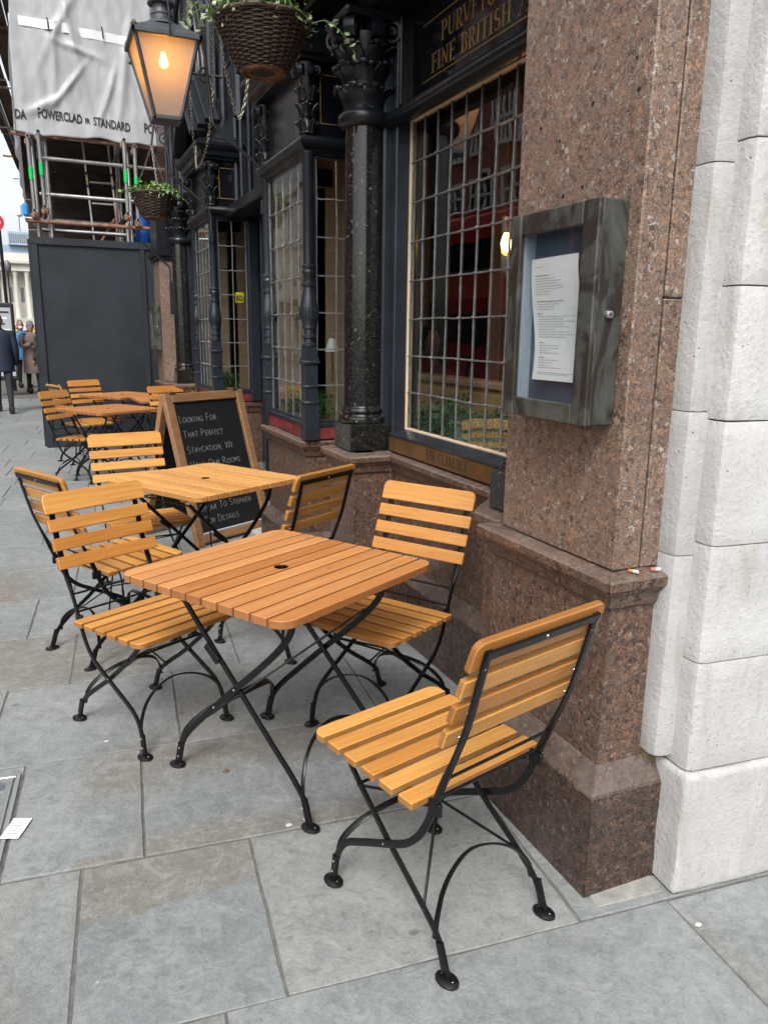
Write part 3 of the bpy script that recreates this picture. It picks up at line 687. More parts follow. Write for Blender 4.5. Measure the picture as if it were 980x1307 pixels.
def stroke_text(mb, s, h, thick, thin, y_depth=0.0015, chalk=False, rnd=None, squeeze=1.0, x0=0.0, y0=0.0, track=0.1):
    """lettering in the xz plane, facing -y, starting at x0; returns the width"""
    x = x0; first = True
    for ch in s:
        adv, strokes = GL[ch.upper()]
        hh = h if not chalk else (h * (1.28 if (ch.isupper() and rnd is not None) else 0.92))
        jy = rnd.uniform(-.05, .05) * h if rnd else 0
        sl = rnd.uniform(-.02, .10) if rnd else 0
        for st in strokes:
            pts = [Vector((x + (px + sl * pz) * hh * squeeze, 0, y0 + pz * hh + jy)) for px, pz in st]
            if rnd: pts = [p + Vector((rnd.uniform(-.03, .03) * h, 0, rnd.uniform(-.03, .03) * h)) for p in pts]
            vs = []
            n = len(pts)
            for i, p in enumerate(pts):
                t = (pts[min(i + 1, n - 1)] - pts[max(i - 1, 0)]); 
                if t.length < 1e-8: t = Vector((0, 0, 1))
                t.normalize(); nn = Vector((-t.z, 0, t.x))
                w = thick * abs(t.z) + thin * (1 - abs(t.z))
                if not chalk and ch in 'ANVWUY':
                    if t.x * t.z > 0.02 or (ch in 'NU' and abs(t.x) < 0.05 and p.x > x + .5 * h * squeeze) or (ch == 'N' and abs(t.x) < .05): w = thin
                w *= 0.5
                vs += [p + nn * w, p - nn * w]
            n2 = len(vs); full = [v + Vector((0, 0, 0)) for v in vs] + [v + Vector((0, -y_depth, 0)) for v in vs]
            fs = []
            for i in range(n - 1):
                a = 2 * i; fs += [(n2 + a, n2 + a + 1, n2 + a + 3, n2 + a + 2), (a, a + 2, n2 + a + 2, n2 + a), (a + 1, n2 + a + 1, n2 + a + 3, a + 3)]
            fs += [(0, 1, n2 + 1, n2), (n2 - 2, 2 * n2 - 2, 2 * n2 - 1, n2 - 1)]
            mb.add(full, fs)
            if not chalk:
                for p, q in ((pts[0], pts[1]), (pts[-1], pts[-2])):
                    t = (q - p)
                    if t.length < 1e-6: continue
                    t.normalize()
                    if abs(t.z) > 0.6 and len(pts) <= 3 and (abs(p.z - y0) < .02 * h or abs(p.z - y0 - h) < .02 * h):
                        e = 0.13 * h * squeeze + thick * .3
                        mb.box((p.x - e, -y_depth - 0.0002, p.z - thin * .5), (p.x + e, 0, p.z + thin * .5))
                    elif abs(t.x) > 0.9 and len(pts) == 2 and ch in 'EFLT':
                        if (p.x > x + 0.35 * h * squeeze) or ch == 'T': mb.box((p.x - thin * .5, -y_depth - .0002, p.z - .10 * h), (p.x + thin * .5, 0, p.z + .10 * h))
        x += (adv + track) * hh * squeeze if not chalk else (adv * .86 + track) * hh * squeeze
    return x - x0
FACE_STREET = Matrix(((0, 1, 0, 0), (-1, 0, 0, 0), (0, 0, 1, 0), (0, 0, 0, 1)))   # xz lettering -> faces -X, reads towards -Y (left to right seen from the street)

# ================================================================ the pub
pub = thing('pub_building', 'old corner pub with brown granite base, dark painted bay windows and leaded lights', 'pub')
# outline of the granite dado seen from above, walking away from the camera along the street
D = [(1.62, 1.49), (1.287, 1.49), (1.287, 2.06), (1.37, 2.06), (1.37, 2.255), (1.40, 2.29), (1.60, 2.49), (1.60, 3.55), (1.378, 3.55), (1.378, 3.90), (1.50, 3.90), (1.50, 4.15), (1.325, 4.15), (1.325, 4.98), (2.05, 4.98)]
D2 = [(2.05, 6.70), (1.325, 6.70), (1.325, 7.50), (1.50, 7.50), (1.50, 7.72), (1.378, 7.72), (1.378, 8.02), (1.60, 8.02), (1.60, 9.12), (1.378, 9.12), (1.378, 9.42), (1.287, 9.42), (1.287, 10.05), (1.62, 10.05)]
def mitre(P, i, d):
    p = Vector(P[i]); 
    e1 = (p - Vector(P[i - 1])).normalized() if i > 0 else None
    e2 = (Vector(P[i + 1]) - p).normalized() if i < len(P) - 1 else None
    if e1 is None: e1 = e2
    if e2 is None: e2 = e1
    n1 = Vector((-e1.y, e1.x)); n2 = Vector((-e2.y, e2.x)); m = (n1 + n2)
    m.normalize(); return p + m * d / max(.35, m.dot(n1))
def course(P, prof, name, m, parent, gap=0.0015, split=None, closed_back=0.12):
    """one stone per straight run of P with the profile prof [(outward, z)...]; backs are closed inside the wall"""
    for i in range(len(P) - 1):
        L = (Vector(P[i + 1]) - Vector(P[i])).length
        if L < 0.02: continue
        k = max(1, round(L / split)) if split else 1
        for j in range(k):
            vs = []
            for tt, end in ((j / k, 0), ((j + 1) / k, 1)):
                for d, z in prof + [(-closed_back, prof[-1][1]), (-closed_back, prof[0][1])]:
                    dd = d
                    a = mitre(P, i, dd) if d > -closed_back else Vector(P[i]) + (Vector((-(P[i+1][1]-P[i][1]), P[i+1][0]-P[i][0])).normalized()) * d
                    b = mitre(P, i + 1, dd) if d > -closed_back else Vector(P[i + 1]) + (Vector((-(P[i+1][1]-P[i][1]), P[i+1][0]-P[i][0])).normalized()) * d
                    dirn = (b - a).normalized() if (b - a).length > 1e-6 else Vector((0, 0))
                    q = a.lerp(b, tt) + dirn * (gap if end == 0 else -gap)
                    vs.append((q.x, q.y, z))
            n = len(prof) + 2
            fs = [(a, (a + 1) % n, n + (a + 1) % n, n + a) for a in range(n)] + [tuple(range(n))[::-1], tuple(range(n, 2 * n))]
            MB().add(vs, fs).obj(name, m, parent)
PLINTH = [(0.05, 0.0), (0.05, 0.302), (0.046, 0.309), (0.004, 0.366), (0.0, 0.368)]
DADO = [(0.0, 0.3695), (0.0, 0.812)]
CORN = [(0.004, 0.8135), (0.012, 0.822), (0.016, 0.838), (0.022, 0.856), (0.030, 0.862), (0.030, 0.868), (0.038, 0.872), (0.042, 0.876), (0.043, 0.899), (0.038, 0.906), (-0.02, 0.916)]
for PP in (D, D2):
    course(PP, PLINTH, 'plinth_stone', GRAN_D, pub, split=1.1)
    course(PP, DADO, 'dado_stone', GRAN_M, pub, split=0.62)
    course(PP, CORN, 'cornice_stone', GRAN_M, pub, split=1.1)
# window boards closing the top of the dado behind the cornice
# ---- granite piers
def pier(y0, y1, near):
    if near:
        MB().cbox((1.287, y0, 0.917), (1.372, y1, 5.2), 0.004).obj('pier_stone', GRAN, pub)
        MB().cbox((1.379, y0 + .002, 0.917), (1.455, y0 + .3, 1.592), 0.003).obj('pier_stone', GRAN, pub)
        MB().cbox((1.379, y0 + .002, 1.595), (1.455, y0 + .3, 5.2), 0.003).obj('pier_stone', GRAN, pub)
        MB().box((1.30, y0 + .012, 0.92), (1.80, y1 - .01, 5.2)).obj('pier_core', GRAN_D, pub)
        # return of the wall below the cornice, on the near side
    else:
        MB().cbox((1.287, y0, 0.917), (1.60, y1, 2.30), 0.004).obj('pier_stone', GRAN, pub)
        for a, b, z0, z1 in ((.03, .03, 2.30, 2.34), (.05, .05, 2.34, 2.40), (.015, .015, 2.40, 2.9)):
            MB().cbox((1.287 - a, y0 - a, z0), (1.60, y1 + a, z1), 0.006).obj('pier_capital', PAINT_D, pub)
pier(1.49, 2.017, True); pier(9.50, 10.02, False)
# metal patch and old fixing holes on the pier
HOLE = m_plain('old_hole', (0.01, 0.009, 0.008), 0.9)
for y, z, r in ((1.92, 2.05, .005), (1.70, 2.06, .006), (1.83, 2.00, .004), (1.80, 1.86, .006), (1.72, 1.87, .005), (1.535, 2.05, .006), (1.55, 2.12, .004)):
    o = MB().lathe([(r, 0), (r, .0008)], 9, T(1.2868, y, z) @ RY(-pi / 2), True, 1.0).obj('fixing_hole', HOLE, pub)

# ---- columns
def capital(r, h):
    """fleshy cast-iron leaf capital with corner scrolls, one mesh per kind of piece"""
    return None
def leaf_mb(w, h, out):
    mb = MB(); n = 6; rows = []
    for i in range(n + 1):
        t = i / n
        y = out * (t ** 2.2) * (1 if t < .82 else 1); z = h * (t if t < .8 else .8 + .05 * sin((t - .8) / .2 * pi) - (t - .8) * .6)
        if t > .8: y = out * (.61 + (t - .8) * 2.6)
        ww = w * (0.55 + .55 * sin(pi * min(1, t * 1.05))) * (1 if t < .9 else .7)
        rows.append([(-ww / 2, y * .72, z), (-ww / 4, y * .95 - .0, z + .004), (0, y + .006, z), (ww / 4, y * .95, z + .004), (ww / 2, y * .72, z)])
    vs = [p for r in rows for p in r]; b = len(vs); vs += [(x * .8, y - .012, z - .002) for x, y, z in vs]
    fs = []
    for i in range(n):
        for j in range(4):
            a = i * 5 + j; fs += [(a, a + 1, a + 6, a + 5), (b + a, b + a + 5, b + a + 6, b + a + 1)]
    for i in range(n): fs += [(i * 5, i * 5 + 5, b + i * 5 + 5, b + i * 5), (i * 5 + 4, b + i * 5 + 4, b + i * 5 + 9, i * 5 + 9)]
    fs += [(0, b, b + 1, 1), (1, b + 1, b + 2, 2), (2, b + 2, b + 3, 3), (3, b + 3, b + 4, 4)]
    k = n * 5; fs += [(k + j, k + j + 1, b + k + j + 1, b + k + j) for j in range(4)]
    return mb.add(vs, fs)
def scroll_mb(R, wd):
    mb = MB(); pts = []
    for i in range(26):
        a = i / 25 * 2 * pi * 1.6; rr = R * (1 - i / 25 * .78)
        pts.append((0, -rr * cos(a), rr * sin(a)))
    mb.bar(pts, (R * .14, wd), (1, 0, 0)); mb.lathe([(R * .2, -wd * 1.1), (R * .2, wd * 1.1)], 10, RY(pi / 2)); return mb
def fat_leaf(w, h, out):
    """fleshy cast leaf: a ribbed blade that swells and rolls over into a rounded lip"""
    mb = MB(); n = 8; vs = []
    for i in range(n + 1):
        t = i / n; y = out * t ** 2.4; z = h * .82 * t; r = w * (.36 + .20 * sin(pi * t))
        for k in range(9):
            a = -pi / 2 + pi * k / 8; vs.append((r * sin(a) * 1.0, y * (1 - .25 * abs(sin(a))) + .011 * cos(a) * (1 + .25 * cos(6 * a)), z))
    mb.add(vs, [(i * 9 + k, i * 9 + k + 1, i * 9 + k + 10, i * 9 + k + 9) for i in range(n) for k in range(8)])
    for dx, s in ((0, 1.0), (-.36, .72), (.36, .72)):
        for j in range(1): mb.lathe([(.001, -.5), (.32, -.38), (.46, -.12), (.46, .12), (.32, .38), (.001, .5)], 10, T(dx * w, out * (1 - .22 * abs(dx)), h * .84 - abs(dx) * .02) @ RY(pi / 2) @ Matrix.Diagonal((h * .30 * s, out * .62 * s, w * .55 * s, 1)))
    return mb
LEAF1 = fat_leaf(.090, .105, .052).mesh('leaf', True); LEAF2 = fat_leaf(.082, .095, .056).mesh('leaf', True)
SCR = scroll_mb(.054, .027).mesh('scroll', True)
LEAFS = fat_leaf(.042, .072, .026).mesh('leaf', True); SCRS = scroll_mb(.026, .013).mesh('scroll', True)
def column(x, y, full=True):
    z0 = 0.917
    MB().cbox((x - .115, y - .12, z0), (x + .115, y + .12, 1.055), .006).obj('column_block', GRAN_B, pub)
    base = [(.100, 1.055), (.118, 1.058), (.122, 1.072), (.118, 1.088), (.106, 1.092), (.103, 1.100), (.108, 1.108), (.113, 1.118), (.109, 1.130), (.100, 1.134), (.097, 1.142)]
    MB().lathe(base, 28).obj('column_base', GRAN_B, pub, (x, y, 0), smooth=True)
    sh = MB().lathe([(.097, 1.142), (.0975, 1.7), (.094, 2.452)], 32).obj('column_shaft', GRAN_B, pub, (x, y, 0), smooth=True)
    c = MB().lathe([(.094, 2.452), (.108, 2.455), (.122, 2.468), (.129, 2.488), (.126, 2.508), (.112, 2.522), (.100, 2.528), (.094, 2.54), (.096, 2.62), (.105, 2.72), (.125, 2.80), (.13, 2.84)], 28).obj('capital', PAINT_D, pub, (x, y, 0), smooth=True)
    for tier, (me, z, rr, n, off) in enumerate(((LEAF1, 2.530, .088, 8, 0), (LEAF1, 2.625, .092, 8, pi / 8), (LEAF2, 2.710, .100, 8, 0))):
        for i in range(n):
            a = off + 2 * pi * i / n; 
            link('leaf', me, PAINT_D, c, (rr * cos(a), rr * sin(a), z), (0, 0, a - pi / 2))
    for i in range(4):
        a = pi / 4 + i * pi / 2
        link('scroll', SCR, PAINT_D, c, (.145 * cos(a), .145 * sin(a), 2.845), (0, 0, a - pi / 2))
        link('scroll', SCR, PAINT_D, c, (.125 * cos(a + pi / 4), .125 * sin(a + pi / 4), 2.85), (0, 0, a - pi / 4))
    MB().cbox((x - .15, y - .15, 2.893), (x + .15, y + .15, 2.930), .012).obj('abacus', PAINT_D, pub)
CX = 1.493
for y in (2.135, 3.72, 7.88, 9.28): column(CX, y)

# ---- leaded windows; a window is a frame, its lead cames and its panes
def leaded(name, o, ax, ncol, nrow, w, h, z0, bead=CREAMW, seed=1, tilt=0.0025, beadw=0.02):
    """o = (x, y) of the left end seen from outside, ax = unit vector along the window to its right (seen from outside)"""
    rr = random.Random(seed)
    rz = math.atan2(ax[1], ax[0])
    f = link(name, MB().box((0, 0.012, -.012), (w, 0.03, 0.0)).mesh('sill_bead'), bead, pub, (o[0], o[1], z0), (0, 0, rz))
    # frame object: bead all round (one mesh of four bars joined corner to corner)
    me = MB().cbox((-beadw, 0.006, -beadw), (0, 0.034, h + beadw), .003).cbox((w, .006, -beadw), (w + beadw, .034, h + beadw), .003).cbox((0, .006, h), (w, .034, h + .010), .003).cbox((0, .006, -beadw), (w, .034, 0), .003).mesh('bead')
    f.data = me; me.materials.append(bead)
    cw, rh = w / ncol, h / nrow
    pane = MB().box((-(cw - .006) / 2, -.002, -(rh - .006) / 2), ((cw - .006) / 2, .002, (rh - .006) / 2)).mesh('pane')
    for i in range(ncol):
        for j in range(nrow):
            link('pane', pane, GLASS, f, ((i + .5) * cw, .016, (j + .5) * rh), (rr.gauss(0, tilt), 0, rr.gauss(0, tilt)))
    for i in range(ncol + 1):
        mb = MB(); x = min(max(i * cw, .003), w - .003); pts = [(x + rr.gauss(0, .0012), .016 + rr.gauss(0, .001), h * k / 8) for k in range(9)]
        mb.bar(pts, (.0034, .0045), (0, 1, 0)); mb.obj('lead_came', LEAD, f)
    for j in range(1, nrow):
        mb = MB(); z = j * rh; pts = [(w * k / 8, .0135 + rr.gauss(0, .001), z + rr.gauss(0, .0015)) for k in range(9)]
        mb.bar(pts, (.0036, .0048), (0, 1, 0))
        o_ = mb.obj('lead_came', LEAD, f)
    sl = MB()
    for i in range(1, ncol):
        for j in range(1, nrow): sl.lathe([(.0065, -.004), (.005, .004)], 7, T(i * cw, .008, j * rh) @ RX(pi / 2))
    if ncol > 1: stuff(sl.obj('solder_joint', LEAD, f))
    return f
# big window beside the pier: seen from the street its left end is the far one
w1 = leaded('leaded_window', (1.662, 3.562), (0, -1), 10, 8, 1.27, 1.437, 1.036, CREAMW, 3)
w2 = leaded('leaded_window', (1.662, 9.13), (0, -1), 7, 8, 1.07, 1.437, 1.036, CREAMW, 5)
# inner timber frame of the big windows
def flat_frame(y0, y1):
    MB().cbox((1.60, y1 + .018, .93), (1.72, y1 + .075, 2.9), .006).obj('window_jamb', PAINT, pub)
    MB().cbox((1.56, y1 + .075, .93), (1.72, y1 + .15, 2.9), .01).obj('window_jamb', PAINT, pub)
    MB().cbox((1.60, y0 - .06, .93), (1.72, y0 - .018, 2.9), .006).obj('window_jamb', PAINT, pub)
    # sloping sill and brass strip
    mb = MB(); mb.add([(1.578, y0 - .02, 1.008), (1.578, y1 + .02, 1.008), (1.660, y1 + .02, 1.028), (1.660, y0 - .02, 1.028), (1.578, y0 - .02, 1.0), (1.578, y1 + .02, 1.0), (1.70, y1 + .02, .90), (1.70, y0 - .02, .90)],
        [(0, 1, 2, 3), (0, 4, 5, 1), (4, 7, 6, 5), (3, 2, 6, 7), (0, 3, 7, 4), (1, 5, 6, 2)]); mb.obj('window_sill', PAINT, pub)
    b = MB().cbox((1.582, y0 - .02, .922), (1.598, y1 + .02, .9985), .002).obj('brass_name_strip', BRASS, pub)
    # transom: roll moulding with fillets
    prof = [(1.70, 2.40), (1.635, 2.405), (1.63, 2.425), (1.61, 2.43), (1.605, 2.442)]
    k = [(1.578 + .034 * cos(a), 2.474 + .030 * sin(a)) for a in [rad(300 - i * 24) for i in range(10)]]
    k = [(1.578 - .034 * cos(rad(-60 + i * 24)) * 1.0, 2.474 + .030 * sin(rad(-60 + i * 24))) for i in range(8)]
    k = [(x, z + .006) for x, z in k]; prof = [(1.70, 2.55), (1.70, 2.484), (1.655, 2.484), (1.650, 2.470), (1.618, 2.460), (1.612, 2.452)] + k + [(1.60, 2.524), (1.63, 2.54)]
    vs = [(x, yy, z) for yy in (y0 - .05, y1 + .16) for x, z in prof]; n = len(prof)
    MB().add(vs, [(a, (a + 1) % n, n + (a + 1) % n, n + a) for a in range(n)] + [tuple(range(n))[::-1], tuple(range(n, 2 * n))]).obj('transom', PAINT_D, pub, smooth=True)
    # black glass sign panel in a moulded frame above the transom
    MB().cbox((1.640, y0, 2.545), (1.665, y1, 2.92), .002).obj('sign_panel', SIGNB, pub)
    MB().cbox((1.605, y1, 2.54), (1.68, y1 + .03, 2.92), .006).obj('sign_frame', PAINT_D, pub)
    MB().cbox((1.50, y0 - .10, 2.92), (1.72, y1 + .15, 2.96), .012).obj('sign_hood', PAINT_D, pub)
flat_frame(2.29, 3.562); flat_frame(8.06, 9.13)
# lettering on the strip and on the sign
mb = MB(); wd = stroke_text(mb, 'THE CLARENCE', .042, .0068, .0032, .0006, squeeze=.92, track=.23)
o = mb.obj('engraved_lettering', BRASS_D, pub); o.matrix_world = T(1.5815, 3.155, .942) @ FACE_STREET; stuff(o)
for s, z in (('PURVEYORS OF', 2.712), ('FINE BRITISH ALES', 2.610)):
    mb = MB(); stroke_text(mb, s, .070, .0125, .0036, .001, squeeze=1.10, track=.17)
    o = mb.obj('gilt_lettering', GOLD, pub); o.matrix_world = T(1.6395, 3.22 if s[0] == 'P' else 3.305, z) @ FACE_STREET; stuff(o)
for z, y0 in ((2.588, 2.3), (2.815, 2.3)): MB().box((1.6385, y0, z), (1.640, 3.40, z + .005)).obj('gilt_line', GOLD, pub)
MB().tube(spline([(1.60, 2.235, 3.0), (1.60, 2.235, 2.55), (1.60, 2.237, 2.46), (1.604, 2.262, 2.437)], 4), .011, 8).obj('cable_conduit', PAINT_D, pub)
st = tag(MB().prism(rrect(.020, .065, (.009,) * 4), 0, .003, .001).obj('torn_sticker', PALEFELT, None, (1.583, 3.648, 1.13), (pi / 2, 0, -pi / 2)), 'little blue and white torn sticker on the window jamb behind the near column', 'sticker')

# ---- turned bay posts
OAK = m_wood('oak_panelling', (0.22, 0.16, 0.115), (0.33, 0.25, 0.185), (0.42, 0.33, 0.26), 0.5)
def post(x, y, parent=pub, k=1.0):
    z0 = .917; mb = MB()
    def sq(h, a, b, e=0): mb.add([(sx * (h + e), sy * (h + e), a) for sx, sy in ((-1, -1), (1, -1), (1, 1), (-1, 1))] + [(sx * h, sy * h, b) for sx, sy in ((-1, -1), (1, -1), (1, 1), (-1, 1))], [(3, 2, 1, 0), (4, 5, 6, 7), (0, 1, 5, 4), (1, 2, 6, 5), (2, 3, 7, 6), (3, 0, 4, 7)])
    sq(.041, z0, 1.115); sq(.036, 1.135, 1.205); sq(.036, 1.222, 1.335); sq(.041, 1.355, 1.375); sq(.033, 1.375, 1.43)
    for a, b, h in ((1.115, 1.135, .046), (1.205, 1.222, .043), (1.335, 1.355, .048)): mb.cbox((-h, -h, a), (h, h, b), .006)
    prof = [(.034, 1.425), (.040, 1.432), (.040, 1.442), (.031, 1.448), (.030, 1.47), (.038, 1.476), (.038, 1.487), (.030, 1.492), (.029, 1.52), (.036, 1.526), (.036, 1.536), (.034, 1.545), (.047, 1.575), (.051, 1.60), (.050, 1.635), (.040, 1.69), (.031, 1.73), (.030, 1.742), (.038, 1.748), (.039, 1.76), (.030, 1.766), (.028, 1.80), (.036, 1.812), (.037, 1.824), (.031, 1.834), (.036, 1.842), (.036, 1.852), (.028, 1.862), (.0275, 2.40), (.034, 2.41), (.034, 2.42)]
    mb.lathe(prof, 20)
    p = mb.obj('bay_post', PAINT, parent, (x, y, 0), smooth=True)
    fl = MB()
    for i in range(20):
        a = 2 * pi * i / 20; fl.tube([(.0465 * cos(a), .0465 * sin(a), 1.572), (.0515 * cos(a), .0515 * sin(a), 1.60), (.0495 * cos(a), .0495 * sin(a), 1.637)], .0035, 5)
    stuff(fl.obj('vase_fluting', PAINT, p, smooth=True))
    # ornamental bracket capital above the transom
    c = MB().lathe([(.034, 2.50), (.042, 2.505), (.028, 2.53), (.030, 2.62), (.036, 2.72), (.052, 2.80), (.056, 2.83)], 16).obj('post_capital', PAINT_D, p, smooth=True)
    for t_, (z, r_) in enumerate(((2.50, .030), (2.58, .030), (2.655, .034))):
        for i in range(5): a = t_ * .63 + 2 * pi * i / 5; link('leaf', LEAFS, PAINT_D, p, (r_ * cos(a), r_ * sin(a), z), (0, 0, a - pi / 2))
    for i in range(4):
        a = pi / 4 + i * pi / 2; link('scroll', SCRS, PAINT_D, p, (.062 * cos(a), .062 * sin(a), 2.79), (0, 0, a - pi / 2))
    link('scroll', SCRS, PAINT_D, p, (-.058, 0, 2.785), (0, 0, pi / 2)); link('scroll', SCRS, PAINT_D, p, (0, -.058, 2.785), (0, 0, pi))
    return p
def moulding(P, prof, name, m):
    course(P, prof, name, m, pub, gap=0.0, closed_back=.06)
TRANS = [(.0, 2.402), (.012, 2.408), (.012, 2.418), (.022, 2.424), (.024, 2.434), (.040, 2.440), (.050, 2.455), (.052, 2.47), (.046, 2.486), (.034, 2.494), (.018, 2.50)]
CORN2 = [(.0, 2.84), (.02, 2.845), (.022, 2.86), (.045, 2.87), (.05, 2.885), (.052, 2.905), (.075, 2.92), (.09, 2.94), (.092, 2.965), (.06, 2.985), (.0, 3.0)]
def bay(ya, yb, seed, right_glass):
    X = 1.325
    for y in (ya, yb): post(X + .012, y)
    # front lights
    wf = yb - ya - .09
    leaded('leaded_window', (X + .004, yb - .045), (0, -1), 5, 7, wf, 1.37, 1.022, PAINT, seed, .003, .012)
    for yy, sgn in ((ya, 1), (yb, -1)):
        n = 3 if right_glass else 2
        x0 = X + .055; ww = .235
        if yy == ya: leaded('leaded_window', (x0, ya - .012), (1, 0), 2 if not right_glass else 2, 7, ww, 1.37, 1.022, PAINT, seed + 1, .003, .012)
        else: MB().box((X + .045, yb - .012, .917), (x0 + ww + .012, yb + .012, 2.40)).obj('oak_side_panel', OAK, pub)
        MB().cbox((x0 + ww + .012, yy - .03, .917), (x0 + ww + .10, yy + .03, 2.40), .006).obj('bay_pilaster', PAINT, pub)
        MB().cbox((x0 + ww + .10, yy - .02, .917), (x0 + ww + .19, yy + .02, 2.9), .006).obj('bay_pilaster', PAINT, pub)
        if yy == ya:
            MB().cbox((X + .055, yy - .022, .985), (x0 + ww + .012, yy + .01, 1.010), .004).obj('bay_sill', PAINT, pub)
            MB().cbox((X + .055, yy - .016, .917), (x0 + ww + .012, yy - .0, .985), .002).obj('red_panel', REDP, pub)
    MB().cbox((X - .016, ya + .042, .985), (X + .02, yb - .042, 1.010), .004).obj('bay_sill', PAINT, pub)
    MB().cbox((X - .008, ya + .042, .917), (X + .012, yb - .042, .985), .002).obj('red_panel', REDP, pub)
    P = [(1.75, ya - .0), (X + .012, ya), (X + .012, yb), (1.75, yb)]
    moulding(P, TRANS, 'bay_transom', PAINT_D)
    # upper lights with gilt edges
    for (a, b) in (((X + .012, yb), (X + .012, ya)),):
        MB().box((X + .02, ya + .03, 2.49), (X + .032, yb - .03, 2.85)).obj('upper_light', PAINT_D, pub)
    MB().box((X + .05, ya - .004, 2.49), (1.62, ya + .008, 2.85)).obj('upper_light', SIGNB, pub)
    for a, b, c, d in ((X + .08, 1.56, 2.56, 2.565), (X + .08, 1.56, 2.79, 2.795)): MB().box((a, ya - .007, c), (b, ya - .004, d)).obj('gilt_line', GOLD, pub)
    for a in (X + .08, 1.555): MB().box((a, ya - .007, 2.5655), (a + .005, ya - .004, 2.7895)).obj('gilt_line', GOLD, pub)
    moulding([(1.75, ya - .03), (X - .02, ya - .03), (X - .02, yb + .03), (1.75, yb + .03)], CORN2, 'bay_cornice', PAINT_D)
    MB().box((X - .0, ya - .01, 2.985), (1.75, yb + .01, 3.0)).obj('bay_roof', PAINT_D, pub)
    MB().box((X + .03, ya + .03, .90), (1.75, yb - .03, .93)).obj('bay_floor', WOOD_FRAME, pub)
bay(4.125, 4.955, 21, False); bay(6.665, 7.485, 31, True)
for yy in (4.925, 7.455): MB().box((1.635, yy, .5), (2.05, yy + .02, 2.9)).obj('oak_partition', OAK, pub)
# ---- door recess between the bays
MB().cbox((1.72, 4.955, 0), (1.80, 5.06, 2.9), .01).obj('door_jamb', PAINT, pub)
MB().cbox((1.72, 6.59, 0), (1.80, 6.70, 2.9), .01).obj('door_jamb', PAINT, pub)
MB().box((2.0, 5.0, 0), (2.06, 6.64, 2.9)).obj('door', PAINT_D, pub)
for a, b, z0, z1 in ((5.1, 5.75, .25, 1.0), (5.1, 5.75, 1.15, 2.2), (5.9, 6.5, .25, 1.0), (5.9, 6.5, 1.15, 2.2)): MB().cbox((1.988, a, z0), (2.0, b, z1), .006).obj('door_panel', PAINT, pub)
MB().cbox((1.45, 4.96, 2.42), (2.06, 6.68, 2.50), .01).obj('door_lintel', PAINT_D, pub)
MB().box((1.34, 4.98, -.0), (2.0, 6.70, .03)).obj('door_step', STONE_G, pub)
# ---- upper storey: fascia, hoods, arched mouldings
MB().cbox((1.46, 2.02, 2.93), (1.80, 4.10, 3.02), .01).obj('fascia_beam', PAINT_D, pub)
MB().cbox((1.28, 2.02, 3.02), (1.80, 4.10, 3.07), .012).obj('fascia_beam', PAINT_D, pub)
MB().cbox((1.18, 2.02, 3.07), (1.80, 4.12, 3.16), .02).obj('fascia_beam', PAINT_D, pub)
MB().box((1.62, 2.02, 3.16), (1.95, 10.05, 8.5)).obj('upper_wall', PAINT_D, pub)
MB().box((1.60, 3.86, 3.0), (1.64, 4.12, 3.16)).obj('upper_wall', PAINT_D, pub)
MB().box((1.66, 4.98, 2.50), (1.95, 6.68, 3.16)).obj('upper_wall', PAINT_D, pub)
MB().box((1.66, 7.5, 2.93), (1.95, 10.05, 3.16)).obj('upper_wall', PAINT_D, pub)
for ya, yb in ((4.04, 5.04), (6.58, 7.57)):      # raking hoods over the bays
    yc = (ya + yb) / 2
    for s, yy in ((1, ya), (-1, yb)):
        for k, (x0, dz, hh) in enumerate(((1.24, 0, .05), (1.30, .055, .04), (1.36, .10, .04))):
            p0 = Vector((x0, yy + s * .02, 3.02 + dz)); p1 = Vector((x0, yc, 3.46 + dz))
            MB().bar([p0, p1], (hh * .5, .06), (1, 0, 0)).obj('hood_moulding', PAINT_D, pub)
    MB().add([(1.38, ya + .03, 3.0), (1.38, yb - .03, 3.0), (1.38, yc, 3.42), (1.6, ya + .03, 3.0), (1.6, yb - .03, 3.0), (1.6, yc, 3.42)], [(0, 2, 1), (3, 4, 5), (0, 1, 4, 3), (1, 2, 5, 4), (2, 0, 3, 5)]).obj('hood_panel', PAINT_D, pub)
def arch_rib(yc, hw, z0, zs, x, r, m=PAINT):
    pts = [(x, yc - hw, z0), (x, yc - hw, zs)]
    for i in range(1, 9):
        a = pi - i * (pi / 2) / 9 * 1.0; pts.append((x, yc + hw * cos(a), zs + hw * 1.25 * sin(a)))
    pts += [(x, 2 * yc - p[1], p[2]) for p in pts[::-1]]
    MB().tube(pts, r, 8).obj('arch_moulding', m, pub, smooth=True)
for yc in (5.82, 8.6):
    for k, (hw, x, r) in enumerate(((.93, 1.60, .05), (.84, 1.55, .022), (.77, 1.60, .03), (.70, 1.56, .016), (.64, 1.62, .028), (1.02, 1.50, .03), (1.08, 1.45, .015))): arch_rib(yc, hw, 3.0 if yc > 7 else 2.5, 3.5, x, r)
    MB().box((1.606, yc - .62, 2.52), (1.618, yc + .62, 4.2)).obj('arch_window', SIGNB, pub)
for y in (2.3, 3.7, 4.05, 5.05, 6.55, 7.6, 9.4):
    for dx, r in ((1.56, .045), (1.53, .018)): MB().tube([(dx, y, 3.16), (dx, y, 6.8)], r, 10).obj('wall_shaft', PAINT, pub, smooth=True)
for z in (3.55, 4.6): MB().cbox((1.50, 2.02, z), (1.62, 5.0, z + .06), .015).obj('string_moulding', PAINT_D, pub)
for y in (2.9, 4.45, 7.1):
    MB().box((1.612, y - .32, 3.7), (1.618, y + .32, 5.4)).obj('upper_window', SIGNB, pub)
# wall on the far side of the last pier
MB().box((1.5, 10.05, 0), (1.9, 11.0, 8.5)).obj('side_wall', GRAN_D, pub)
